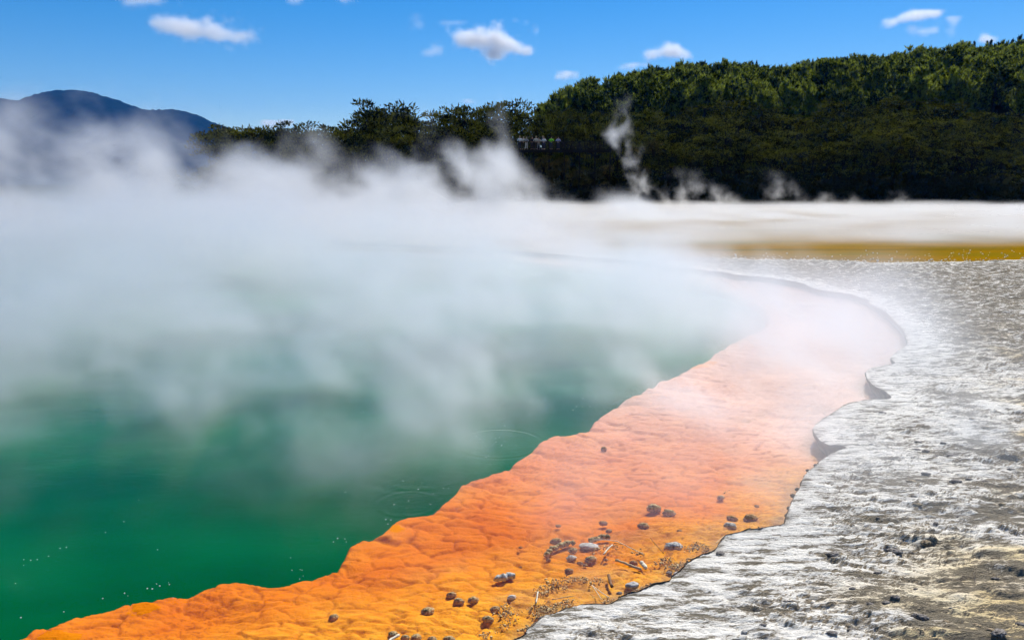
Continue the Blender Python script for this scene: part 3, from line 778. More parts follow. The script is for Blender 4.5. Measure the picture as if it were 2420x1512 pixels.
def person(px, h, shirt, trous, hair, label, lean=.25, tilt=0., yoff=.42):
    x = aty(px, 334, YD)[0]; o = empty('person', (x, YD + yoff, dz), 0, h / 1.7)
    tag(o, label, 'person', 'visitors at the deck railing')
    f = -lean
    J = {'pelvis': ((0, .05, .93), (.15, .11)), 'waist': ((0, .02 + f*.3, 1.08), (.13, .10)), 'chest': ((0, f*.7, 1.30), (.17, .12)), 'neck0': ((0, f*.9, 1.43), (.07, .07)), 'neck': ((tilt*.3, f*.95, 1.49), (.055, .055)),
         'head': ((tilt, f - .01, 1.585), (.075, .09)), 'crown': ((tilt, f, 1.66), (.06, .07)),
         'sl': ((-.19, f*.8, 1.38), .07), 'el': ((-.32, f - .06, 1.14), .048), 'wl': ((-.22, -.36, 1.08), .034), 'sr': ((.19, f*.8, 1.38), .07), 'er': ((.33, f - .06, 1.14), .048), 'wr': ((.20, -.36, 1.08), .034),
         'hl': ((-.10, .05, .88), .10), 'kl': ((-.12, .0, .48), .062), 'al': ((-.12, .06, .09), .045), 'tl': ((-.13, -.10, .04), .04), 'hr': ((.10, .05, .88), .10), 'kr': ((.12, .02, .48), .062), 'ar': ((.13, .08, .09), .045), 'tr': ((.14, -.08, .04), .04)}
    Bn = [('pelvis','waist'),('waist','chest'),('chest','neck0'),('neck0','neck'),('neck','head'),('head','crown'),('chest','sl'),('sl','el'),('el','wl'),('chest','sr'),('sr','er'),('er','wr'),('pelvis','hl'),('hl','kl'),('kl','al'),('al','tl'),('pelvis','hr'),('hr','kr'),('kr','ar'),('ar','tr')]
    for sd, sx in (('l', -1), ('r', 1)):
        w = Vector(J['w' + sd][0]); J['p' + sd] = (tuple(w + Vector((-sx*.02, -.07, 0))), (.036, .018)); Bn.append(('w' + sd, 'p' + sd))
        for q in range(5):
            an = (q - 2) * .22; ln = (.05, .07, .078, .072, .055)[q] if q else .05
            b0 = Vector(J['p' + sd][0]) + Vector(((q - 2) * .018, -.03 if q else .0, 0)); tip = b0 + Vector((math.sin(an) * ln * (1 if q else 2.2), -ln, -.015)); end = tip + Vector((0, -.012, -.03))
            J[f'f{sd}{q}'] = (tuple(tip), .009); J[f'g{sd}{q}'] = (tuple(end), .008); Bn += [('p' + sd, f'f{sd}{q}'), (f'f{sd}{q}', f'g{sd}{q}')]
    skin_body('body', J, Bn, SKIN, o)
    g = 1.18
    JS = {k: (J[k][0], tuple(v * g for v in (J[k][1] if isinstance(J[k][1], tuple) else (J[k][1],) * 2))) for k in ('pelvis','waist','chest','neck0','sl','el','sr','er')}
    wl, wr = Vector(J['el'][0]).lerp(Vector(J['wl'][0]), .85), Vector(J['er'][0]).lerp(Vector(J['wr'][0]), .85)
    JS['cl'] = (tuple(wl), .046); JS['cr'] = (tuple(wr), .046)
    skin_body('shirt', JS, [('pelvis','waist'),('waist','chest'),('chest','neck0'),('chest','sl'),('sl','el'),('el','cl'),('chest','sr'),('sr','er'),('er','cr')], shirt, o)
    JT = {k: (J[k][0], tuple(v * 1.15 for v in (J[k][1] if isinstance(J[k][1], tuple) else (J[k][1],) * 2))) for k in ('pelvis','hl','kl','al','hr','kr','ar')}
    skin_body('trousers', JT, [('pelvis','hl'),('hl','kl'),('kl','al'),('pelvis','hr'),('hr','kr'),('kr','ar')], trous, o)
    V, F = [], []; ell(V, F, (tilt, f + .025, 1.66), (.10, .115, .095)); mesh('hair', V, F, hair, o, smooth=True)
    V, F = [], []; ell(V, F, (tilt, f - .115, 1.60), (.014, .02, .022), 6, 4)
    for s_ in (-1, 1): ell(V, F, (tilt + s_ * .095, f, 1.60), (.012, .02, .032), 6, 4)
    mesh('nose_and_ears', V, F, SKIN, o, smooth=True)
    V, F = [], []
    for s_ in (-1, 1): ell(V, F, (tilt + s_ * .033, f - .088, 1.625), (.012, .008, .008), 6, 4)
    ell(V, F, (tilt, f - .092, 1.555), (.026, .008, .006), 6, 4); mesh('eyes_and_mouth', V, F, HAIR, o, smooth=True)
    return o
cW = simple('white_cloth', (.75, .75, .74), .8, .2, .05); cG = simple('lime_cloth', (.22, .75, .03), .7, .2, .1); cB = simple('pale_blue_cloth', (.42, .45, .72), .8, .2, .1)
cC = simple('cream_cloth', (.62, .58, .50), .8, .2, .1); cK = simple('dark_cloth', (.02, .022, .035), .8, .2, .1); cN = simple('navy_cloth', (.03, .04, .10), .8, .2, .1); cY = simple('grey_cloth', (.30, .31, .33), .8, .2, .1)
P5 = lambda X: (1800 + X / 8.067) / 1.5002
person(P5(340), 1.72, cW, cN, HAIRL, 'person in white top at the railing end nearest the steam', .1, 0)
person(P5(440), 1.62, cC, cK, HAIRL, 'person with light hair in cream top, second from the left at the railing', .2, .02)
person(P5(530), 1.60, cY, cW, HAIRL, 'person in grey top and white trousers leaning on the railing', .3, 0)
person(P5(695), 1.66, cK, cN, HAIR, 'person in dark top under a hat brim, alone in the middle of the railing', .2, 0)
person(P5(800), 1.68, cC, cK, HAIRL, 'person in cream shirt bent over the railing beside the dark top', .34, .03)
person(P5(880), 1.55, cC, cY, HAIR, 'short person in cream shirt with dark hair at the railing', .3, 0)
person(P5(1010), 1.80, cK, cK, HAIRL, 'tall person standing back from the railing', .0, 0, 1.1)
person(P5(1030), 1.62, cW, cN, HAIR, 'person with dark hair and white sleeves beside the green jacket', .25, 0)
person(P5(1240), 1.66, cG, cN, HAIR, 'person in bright green jacket leaning with both elbows on the railing', .34, .03)
person(P5(1440), 1.62, cB, cN, HAIR, 'person in pale blue shirt leaning on the railing, furthest right', .34, 0)
print('people', time.time() - T0)

# ------------------------------------------------------------------ stones, twigs, crumbs, bubbles
def stone_mat(name, top, side, scale=30., bump=.012):
    t = NT(name); p = t.pos(obj=True); n = t.noise(p, scale, 5, .65)
    c = t.ramp(n, [(.35, side), (.55, top)])
    return t.pbr(c, .85, t.bump(n, .8, bump), .25)
M_CR = [stone_mat('crusted_pumice', (.50, .36, .18), (.10, .055, .02)), stone_mat('rust_pumice', (.42, .25, .10), (.09, .04, .012)), stone_mat('grey_pumice', (.55, .53, .48), (.12, .10, .08))]
M_ST = [stone_mat('pale_stone', (.52, .50, .46), (.26, .24, .21), 18), stone_mat('dark_stone', (.24, .215, .19), (.06, .052, .045), 26), stone_mat('ochre_stone', (.42, .32, .19), (.16, .12, .08), 18)]
ico = None
def ico_pts(sub=3):
    import bmesh
    bm = bmesh.new(); bmesh.ops.create_icosphere(bm, subdivisions=sub, radius=1); V = np.array([v.co[:] for v in bm.verts]); F = np.array([[v.index for v in f.verts] for f in bm.faces]); bm.free(); return V, F
IV, IF = ico_pts(4); IV3, IF3 = ico_pts(2)
def stone_mesh(seed, knob=0., flat=.7, ax=1.0, hi=True):
    V = (IV if hi else IV3).copy(); s = seed * 7.7
    n = fbm(V[:, 0] * 1.3 + s, V[:, 1] * 1.3, V[:, 2] * 1.3, o=3)
    r_ = 1 + .35 * n
    if knob:
        f = fbm(V[:, 0] * 3.6 + s, V[:, 1] * 3.6, V[:, 2] * 3.6 + s, o=3, gain=.65)
        r_ = r_ + knob * 1.5 * (.55 - 2.2 * np.abs(f)) 
    V = V * r_[:, None] * np.array([1 * ax, .8, flat])
    return V, (IF if hi else IF3)
def z7(X, Y, z=.03): return onz((1700 + X / 2.42) / 1.5002, (1700 + Y / 2.42) / 1.5002, z)
def z5(X, Y, z=.03): return onz((1300 + X / 3.025) / 1.5002, (1950 + Y / 3.025) / 1.5002, z)
def z4(X, Y, z=.03): return onz((1200 + X / 2.42) / 1.5002, (1400 + Y / 2.42) / 1.5002, z)
def z8(X, Y, z=.03): return onz(X * .7025 / 1.5002, (1700 + Y * .7025) / 1.5002, z)
def add_stone(name, x, y, wpx, zoom, mat, label, cat, group, knob=0., flat=.7, ax=1.2, base=None, lift=.0, rz=None):
    dist = math.sqrt(x*x + y*y + 9); r_ = wpx / zoom / 1.5002 * PX * dist / 2 / ax * .76
    V, F = stone_mesh(random.random() * 40, knob, flat, ax, True)
    o = mesh(name, V * r_, F, mat, smooth=True); b = base if base is not None else float(shelf_z(x, y))
    b = max(b, -.03)
    o.location = (x, y, b + r_ * flat * .38 + lift); o.rotation_euler = (0, 0, rz if rz is not None else random.uniform(-.5, .5))
    return tag(o, label, cat, group)
G1 = 'crusted lumps scattered in the orange shallows'
crust = [ # crop coords, width, kind, label
 (675,345,48,0,'small crusted lump alone among orange ridges, up the shelf from the flat grey stone'),
 (350,525,34,1,'tiny dark lump on the orange shelf left of the crust chain'),
 (655,478,95,0,'spiky brown lump just above the left end of the crust chain'),
 (1060,325,75,1,'rusty lump, upper of two in line above the flat grey stone'),
 (1108,390,60,1,'rusty lump, lower of two in line above the flat grey stone'),
 (1495,205,125,0,'wide crusted lump, left one of a pair far out on the pale orange shelf'),
 (1625,242,110,0,'wide crusted lump, right one of a pair far out on the pale orange shelf'),
 (1405,350,98,0,'low crusted lump above the dark boulder'),
 (2070,110,68,0,'small lump with long violet shadow below the water near the terrace'),
 (1715,388,42,1,'tiny rusty lump between low lump and round whitish lump'),
 (2168,290,92,1,'brown lump touching the whitish round lump'),
 (2325,290,125,1,'brown wide lump nearest the terrace wall'),
 (2378,180,42,1,'tiny brown lump off the terrace wall'),
 (800,556,84,0,'dark lump tucked under the left end of the flat grey stone'),
 (952,632,100,0,'knobbly brown lump below the flat grey stone'),
 (862,662,55,1,'small rusty lump left of the knobbly brown lump'),
 (590,632,42,1,'small lump at the lower end of the crust chain'),
 (350,690,26,1,'speck of dark crust in the dusky patch of the shelf'),
 (765,730,82,1,'low rusty cluster below the grey-topped lump'),
 (1322,660,72,1,'low rusty lump above the thick stick'),
 (130,1050,84,0,'crusted lump above another at the yellow edge, near the bottom'),
 (70,1148,100,0,'crusted lump at the yellow edge, lower of a pair'),
 (905,680,44,1,'rusty crumb between brown lump and thick stick'),
 (1085,632,36,1,'rusty crumb by the pale chip of wood'),
]
for X, Y, w, k, lb in crust:
    x, y = z7(X, Y); add_stone('pumice_lump', x, y, w, 2.42, M_CR[k], lb, 'crusted lump', G1, .5, .75, 1.3)
for X, Y, w, lb in [(905,410,105,'crusted lump, upper left of a close pair on smooth orange'),(985,480,115,'crusted lump, lower right of a close pair on smooth orange'),(650,590,140,'large knobbly crusted lump alone near the bottom of the shelf'),
  (1140,465,110,'low long rusty lump right of the close pair'),(285,850,112,'dark lump touching the white stick at the bottom'),(410,872,92,'lump just right of the white stick at the bottom'),(525,865,112,'third lump in the row at the bottom'),
  (700,878,95,'fourth lump in the row at the bottom'),(885,888,130,'last and largest lump of the row at the bottom')]:
    x, y = z5(X, Y); add_stone('pumice_lump', x, y, w, 3.025, M_CR[0], lb, 'crusted lump', G1, .5, .8, 1.2)
x, y = z4(2275, 430); add_stone('pumice_lump', x, y, 52, 2.42, M_CR[1], 'farthest lump, lone on the shelf near its drop into green water', 'crusted lump', G1, .5, 1., 1.)
x, y = z8(1682, 662); add_stone('pumice_lump', x, y, 44, 1.4235, M_CR[0], 'leftmost lone lump on the broad orange shelf', 'crusted lump', G1, .5, .8, 1.1)
# caterpillar-like ridges made of knobs: one mesh each
def chain(name, pts, wpx, zoom, mat, label, fn):
    V, F = [], []; b = 0; Vs, Fs = [], []
    Q = [fn(*p) for p in pts]
    for (x, y) in Q:
        dist = math.sqrt(x*x + y*y + 9); r_ = wpx / zoom / 1.5002 * PX * dist / 2
        v, f = stone_mesh(random.random() * 40, .5, 1., 1., hi=False); v = v * r_ * random.uniform(.75, 1.15) + np.array([x - Q[0][0], y - Q[0][1], r_ * .4]); Vs.append(v); Fs.append(f + b); b += len(v)
    o = mesh(name, np.concatenate(Vs), np.concatenate(Fs), mat, smooth=True); o.location = (Q[0][0], Q[0][1], -.02); return tag(o, label, 'crust ridge')
chain('crust_ridge', [(575,600),(600,575),(615,550),(640,548),(665,535),(695,522),(720,515),(745,505),(770,498),(800,500)], 42, 2.42, M_CR[0], 'long curved crust chain leading to the flat grey stone from the left', z7)
chain('crust_ridge', [(960,478),(990,470),(1015,468),(1040,452),(1065,455),(1095,455)], 46, 2.42, M_CR[0], 'short crust chain running up behind the flat grey stone', z7)
chain('crust_ridge', [(145,806),(165,800),(185,796),(205,798),(225,790),(248,782),(272,785)], 50, 2.42, M_CR[2], 'caterpillar-like ribbed crust lying alone at the dusky patch', z7)
G2 = 'larger stones in the shallows'
for X, Y, w, m, fl, kn, lb in [(940,520,215,M_ST[0],.33,.0,'broad flat grey stone with a pitted top in the orange water'),(1665,528,175,M_CR[2],.62,.25,'rounded brown boulder with dark shadow standing in the shallow water'),
  (788,618,104,M_CR[2],.6,.25,'grey-topped crusty stone below the flat grey stone'),(2150,358,112,M_CR[2],.75,.25,'whitish round lump in the milky shallows near the terrace wall'),(275,958,98,M_ST[0],.8,.1,'small grey-white stone ringed with dark crust in the yellow shallows'),
  (1310,872,142,M_ST[0],.75,.05,'angular grey-white stone at the pool edge beside the terrace'),(1690,757,86,M_ST[0],.8,.0,'smooth light grey stone resting against the terrace edge'),(1625,742,62,M_ST[1],.7,.1,'dark stone touching the smooth light stone'),
  (540,1145,92,M_ST[1],.7,.1,'dark grey stone in crumbs just off the terrace, near the bottom'),(1200,915,62,M_ST[1],.7,.1,'small dark stone by the angular grey-white stone')]:
    x, y = z7(X, Y); add_stone('stone', x, y, w, 2.42, m, lb, 'stone', G2, kn, fl, 1.35, lift=.0)
x, y = z7(2065, 590, .1); add_stone('stone', x, y, 105, 2.42, M_ST[1], 'black jagged lump clinging to the terrace lip', 'stone', G2, .4, .9, 1.1, base=.02)
# stones on the terrace
G3 = 'loose stones on the silica terrace'
tst = [(975,5,50,1),(905,213,30,1),(1375,200,40,1),(1412,210,36,1),(1210,195,50,1),(1200,240,56,1),(1262,258,56,1),(1430,288,100,1),(1305,250,30,1),(1330,292,30,1),(1380,395,26,1),(1260,415,58,1),(1172,452,70,2),(1455,458,84,1),
 (1545,440,50,1),(1210,598,56,2),(895,663,30,1),(950,662,26,1),(1535,732,46,1),(785,1098,50,1),(1065,1165,66,1),(1225,1285,100,1),(1265,798,90,2),(1055,850,110,1),(665,858,110,1),(345,1180,36,1),(378,1182,36,1),(285,1455,62,0),(200,1325,50,1),
 (80,1345,56,0),(650,1372,80,1),(780,1342,60,1),(895,1208,56,1),(1000,1190,66,1),(950,970,50,1),(1200,1090,34,1),(1740,1432,110,1),(1605,1482,90,1),(1600,1362,56,2),(1402,1320,40,2),(1888,1352,60,1),(1690,1392,60,2),(840,1005,40,1),(1180,550,40,1),
 (1660,470,70,1),(1720,1050,50,1),(1330,690,40,1),(1480,660,36,1),(1760,610,44,2),(1820,400,50,1),(1650,120,60,2),(1560,60,40,2),(1440,1240,40,1)]
for k, (X, Y, w, m) in enumerate(tst):
    x, y = z6(X, Y); zz = shore_z(x, y)
    nm = {0: 'pale', 1: 'dark', 2: 'ochre'}[m]; sz = 'pebble' if w < 42 else 'stone' if w < 75 else 'chunky stone'
    lb = f'{nm} {sz} lying loose on the white crust of the terrace'
    lb = {(1535,732): 'smooth blue-black pebble in a pale hollow of the terrace', (785,1098): 'black split pebble alone on smooth grey-white crust', (1225,1285): 'dark blocky stone among cracked plates at the bottom of the terrace',
          (285,1455): 'pale round stone low on the terrace beside a crack', (975,5): 'dark stone sitting by itself just behind the widest scallop'}.get((X, Y), lb)
    add_stone('stone', x, y, w * .85, 1.85, M_ST[m], lb, 'stone', G3, .6, .42, 1.35, base=zz)
lipk = np.array([(1862,1226),(1858,1212),(1868,1200),(1866,1190),(1878,1182),(1876,1170),(1888,1160),(1886,1150),(1898,1142),(1896,1130),(1904,1122),(1908,1110),(1918,1102),(1928,1094)], float)
for k, (px, py) in enumerate(lipk):
    x, y = onz(px + random.uniform(-3, 3), py, .12)
    add_stone('lip_knob', x, y, random.uniform(18, 30), 1.5, M_ST[1], 'dark crumbly knob in the ragged row hanging on the terrace lip', 'stone', 'dark knobs along the terrace lip', .6, .8, 1.1, base=.07 + .02 * (k % 3))
# sticks
TW = simple('driftwood', (.42, .30, .18), .85, .2, .35, 14.); TWB = simple('dark_wood', (.20, .11, .06), .85, .2, .35, 14.); TWG = simple('bleached_wood', (.62, .56, .42), .85, .2, .2, 14.)
def stick(fn, pts, wpx, zoom, mat, label, name='stick', z=.02, cat='stick'):
    P_ = [fn(*p) for p in pts]; o0 = P_[0]; dist = math.sqrt(o0[0]**2 + o0[1]**2 + 9); r_ = wpx / zoom / 1.5002 * PX * dist / 2
    Q = np.array(P_); n_ = max(6, len(Q) * 3); t = np.linspace(0, len(Q) - 1, n_); qx = np.interp(t, range(len(Q)), Q[:, 0]); qy = np.interp(t, range(len(Q)), Q[:, 1])
    pts3 = [(float(a - o0[0]) + random.uniform(-1, 1) * r_ * .3, float(b - o0[1]) + random.uniform(-1, 1) * r_ * .3, r_ * random.uniform(.7, 1.1)) for a, b in zip(qx, qy)]
    V, F = [], []; tube(V, F, pts3, [r_ * random.uniform(.8, 1.1) for _ in pts3], 8)
    o = mesh(name, V, F, mat, smooth=True); o.location = (o0[0], o0[1], z - .015); return tag(o, label, cat)
stick(z7, [(1165,672),(1230,690),(1300,718),(1385,752)], 20, 2.42, TW, 'thick brown stick lying in the yellow-orange shallows')
stick(z7, [(1103,802),(1118,850),(1138,900)], 26, 2.42, TWB, 'short stubby piece of dark wood in clear yellow water')
stick(z7, [(1062,618),(1095,578),(1136,540)], 12, 2.42, TWG, 'pale chip of wood leaning by the flat grey stone')
stick(z7, [(1388,690),(1410,712),(1425,738)], 34, 2.42, TWG, 'flat pale sliver beside the thick brown stick', 'wood_sliver', .01)
stick(z7, [(965,880),(1000,930),(1045,1000)], 6, 2.42, TWG, 'thin pale twig, left one of a V on yellow water', 'twig')
stick(z7, [(960,878),(1030,930),(1110,985)], 6, 2.42, TWG, 'thin pale twig, right one of a V on yellow water', 'twig')
stick(z7, [(500,940),(492,985),(484,1032)], 12, 2.42, TWG, 'upright pale twig at the left end of the yellow crumbs', 'twig')
stick(z7, [(620,1002),(710,985),(810,970)], 6, 2.42, TW, 'long thin twig lying level below the yellow crumbs', 'twig')
stick(z7, [(658,832),(668,865),(680,902)], 9, 2.42, TWB, 'short dark twig in the middle of the yellow crumbs', 'twig')
stick(z7, [(980,492),(1100,494),(1180,505),(1290,560),(1410,615)], 6, 2.42, TWG, 'long bent twig reaching right from the flat grey stone', 'twig')
stick(z7, [(1150,520),(1230,530),(1330,580)], 5, 2.42, TWB, 'dark bent twig just under the long bent twig', 'twig')
stick(z7, [(1460,470),(1500,520),(1580,610)], 5, 2.42, TWB, 'dark thin twig left of the brown boulder', 'twig')
stick(z7, [(1780,655),(1850,660),(1910,668)], 9, 2.42, TW, 'brown twig at the terrace edge above the smooth light stone', 'twig')
stick(z7, [(2030,520),(2060,490),(2095,462)], 5, 2.42, TWG, 'bright thin straw above the black jagged lump', 'twig')
stick(z5, [(200,975),(260,925),(345,880)], 26, 3.025, TWG, 'white stick at the bottom edge of the photo, touching dark lumps')
# crumbs of crust: nobody could count them
fields = [([(490,900),(560,870),(640,835),(700,835),(780,815),(860,810),(940,840),(1030,822)], 26, 260), ([(500,940),(560,930),(620,880),(760,880)], 26, 120), ([(430,1080),(520,1060),(640,1040),(760,1020),(820,1000)], 40, 260),
 ([(480,1120),(560,1100),(620,1080)], 40, 160), ([(1160,1010),(1200,1000),(1220,960)], 24, 60), ([(1060,1000),(1130,1010)], 22, 40), ([(1200,980),(1300,930),(1420,880),(1500,850)], 18, 130),
 ([(1600,720),(1700,700),(1800,680),(1900,640)], 26, 240), ([(1800,560),(1880,520),(1950,560),(1990,600)], 32, 200), ([(1500,690),(1560,670),(1640,640)], 26, 90), ([(560,600),(640,560),(760,510)], 22, 60), ([(960,600),(1000,560),(1080,540),(1200,545)], 24, 90),
 ([(2210,430),(2260,425),(2330,405),(2420,390)], 18, 140), ([(2090,90),(2150,60)], 10, 10), ([(200,1020),(240,1080),(180,1120),(280,1100)], 40, 150), ([(10,1290),(60,1280),(100,1340)], 30, 60), ([(150,1260),(260,1180),(330,1120)], 26, 50), ([(1380,560),(1410,620),(1290,580)], 14, 40),
 ([(340,1260),(400,1230),(520,1180),(620,1150)], 12, 90), ([(1620,1040),(1700,1000)], 5, 5), ([(1740,880),(1840,810),(1960,740)], 14, 90)]
Vs, Fs, b = [], [], 0
tet = np.array([(1,0,-.5),(-.5,.87,-.5),(-.5,-.87,-.5),(0,0,.9),(.6,.5,.4),(-.7,.2,.3)]); tf = np.array([(0,2,1),(0,1,4),(1,5,4),(4,5,3),(1,2,5),(2,3,5),(0,4,3),(0,3,2)])
for pts, sp_, cnt in fields:
    P_ = np.array(pts, float); L = np.r_[0, np.cumsum(np.hypot(*np.diff(P_, axis=0).T))]
    for q in range(int(cnt * 1.3)):
        t = random.uniform(0, L[-1]); X = np.interp(t, L, P_[:, 0]) + random.gauss(0, sp_ * .8); Y = np.interp(t, L, P_[:, 1]) + random.gauss(0, sp_ * .5)
        x, y = z7(X, Y); s = random.uniform(.0015, .0062) * (1 if random.random() < .85 else 1.9)
        v = tet * s + rng.normal(size=(6, 3)) * s * .35 + np.array([x, y, max(-.008, float(shelf_z(x, y))) + s * .4]); Vs.append(v); Fs.append(tf + b); b += 6
cm = NT('crumb'); cn = cm.noise(cm.pos(), 45, 3); cm.pbr(cm.ramp(cn, [(.35, (.10, .05, .015)), (.52, (.40, .23, .05)), (.68, (.70, .58, .32))]), .5, None, .5)
tag(mesh('crust_crumbs', np.concatenate(Vs), np.concatenate(Fs), cm.m), 'glittering yellow and brown crumbs of crust strewn in the shallows', kind='stuff')
# crystals along the edge of the brown lake
Vs, Fs, b = [], [], 0
for q in range(260):
    px = 1560 + 900 * random.random()**.8; x, y = onz(px, np.interp(px, [1500, 1900, 2060, 2200, 2419], [604, 617, 621, 620, 613]) - abs(random.gauss(0, 5.5)) * (1 + (px > 2000)), .03)
    s = random.uniform(.012, .036); v = tet * s + rng.normal(size=(6, 3)) * s * .3 + np.array([x, y, .03]); Vs.append(v * [1, 1, 1]); Fs.append(tf + b); b += 6
tag(mesh('sinter_crumbs', np.concatenate(Vs), np.concatenate(Fs), WHT), 'white crumbs sprinkled along the near edge of the brown lake', kind='stuff')
# floating scum patches
SC = simple('mineral_scum', (.50, .36, .26), .7, .3, .2, 9.)
scum = [(950,328,22),(985,330,10),(1010,322,30),(1040,330,36),(1052,352,22),(998,350,16),(1108,356,26),(1130,362,30),(1175,358,54),(1208,365,24),(1240,356,90),(1320,370,30),(1100,388,36),(1075,396,30),(1125,378,24),(1290,390,100),(1380,407,24),(1120,420,30),(1150,432,54),(1185,426,40)]
for X, Y, w in scum:
    x, y = onz((2100 + X * .6318) / 1.5002, (850 + Y * .6318) / 1.5002, 0); dist = math.hypot(x, y); hw = w * .6318 / 1.5 * PX * dist / 2
    n_ = 18; V = [(0, 0, .006)]; 
    for ring, rr in ((0, .7), (1, 1.)):
        for k in range(n_):
            a = 6.283 * k / n_; r_ = rr * (1 + .35 * math.sin(3 * a + X) + .2 * math.sin(7 * a + Y)); V.append((math.cos(a) * hw * r_, math.sin(a) * .16 * r_, .006 if ring == 0 else -.002))
    F = [(0, 1 + k, 1 + (k + 1) % n_) for k in range(n_)] + [(1 + k, 1 + n_ + k, 1 + n_ + (k + 1) % n_, 1 + (k + 1) % n_) for k in range(n_)]
    o = mesh('scum_patch', V, F, SC); o.location = (x, y, .003); tag(o, 'thin brown scum patch floating on the pale pink water near the far rim', 'scum patch', 'scum patches floating off the far rim')
# bubbles
BB = NT('bubble'); g_ = BB.n('ShaderNodeBsdfGlossy', {'Color': (1, 1, 1, 1), 'Roughness': .08}); d_ = BB.n('ShaderNodeBsdfDiffuse', {'Color': (.85, .9, .88, 1)}); m__ = BB.n('ShaderNodeMixShader', {0: .5, 1: d_.outputs[0], 2: g_.outputs[0]}); BB.t.links.new(m__.outputs[0], BB.out.inputs[0])
V, F = [], []; ell(V, F, (0, 0, 0), (1, 1, .8), 8, 5); bub0 = None
bz = [(1215,378),(1238,402),(1182,352),(1312,364),(1348,372),(1380,364),(1422,394),(1350,402),(1330,420),(1316,436),(1398,432),(1522,432),(1120,422),(1285,520),(1265,532),(1297,595),(1425,264),(425,566),(128,180),(205,145),(300,150),(430,118),(500,128),(590,70),(1053,18),(1075,52),(1185,56),(1315,78),(1340,95),(1410,74),(1372,118),(1270,136),(1360,15),(1440,15),(1572,20),(1650,55),(1710,52),(1775,30),(1640,170),(1778,152),(1805,240),(2010,128),(2040,98),(2090,100),(2158,98),(2202,118),(2208,28),(2290,30),(2095,30),(682,808),(898,796),(943,798),(812,845),(790,937),(448,1072),(405,1066),(422,1106),(556,736),(716,750),(55,830),(360,440),(992,412),(1330,112),(1005,18),(478,938),(600,905)]
bpts = [z4(X, Y, 0) for X, Y in bz]
bpts += [z8(X, Y, 0) for X, Y in [(120,402),(120,430),(155,405),(188,402),(245,385),(303,345),(335,340),(78,522),(105,695),(322,665),(518,598),(628,572),(645,585),(743,548),(768,550),(806,535),(790,525),(855,528),(850,518),(873,595),(1466,393),(1473,455),(1530,485),(1512,500),(1682,313),(1703,295),(1747,313),(1740,298),(1958,222),(1945,200),(1972,203),(1988,125),(2110,48),(2170,123),(2237,42),(2262,42),(700,102),(625,211),(532,265),(795,352),(1515,452),(1524,455),(1742,62)]]
for k, (x, y) in enumerate(bpts):
    s = random.uniform(.003, .007) * (math.hypot(x, y) / 7)**.6
    if bub0 is None: o = bub0 = mesh('bubble', V, F, BB.m, smooth=True)
    else: o = bub0.copy(); COL.objects.link(o)
    o.location = (x, y, .001); o.scale = (s,) * 3; tag(o, 'tiny gas bubble glinting on the green water', 'bubble', 'gas bubbles on the pool')
print('small things', time.time() - T0)

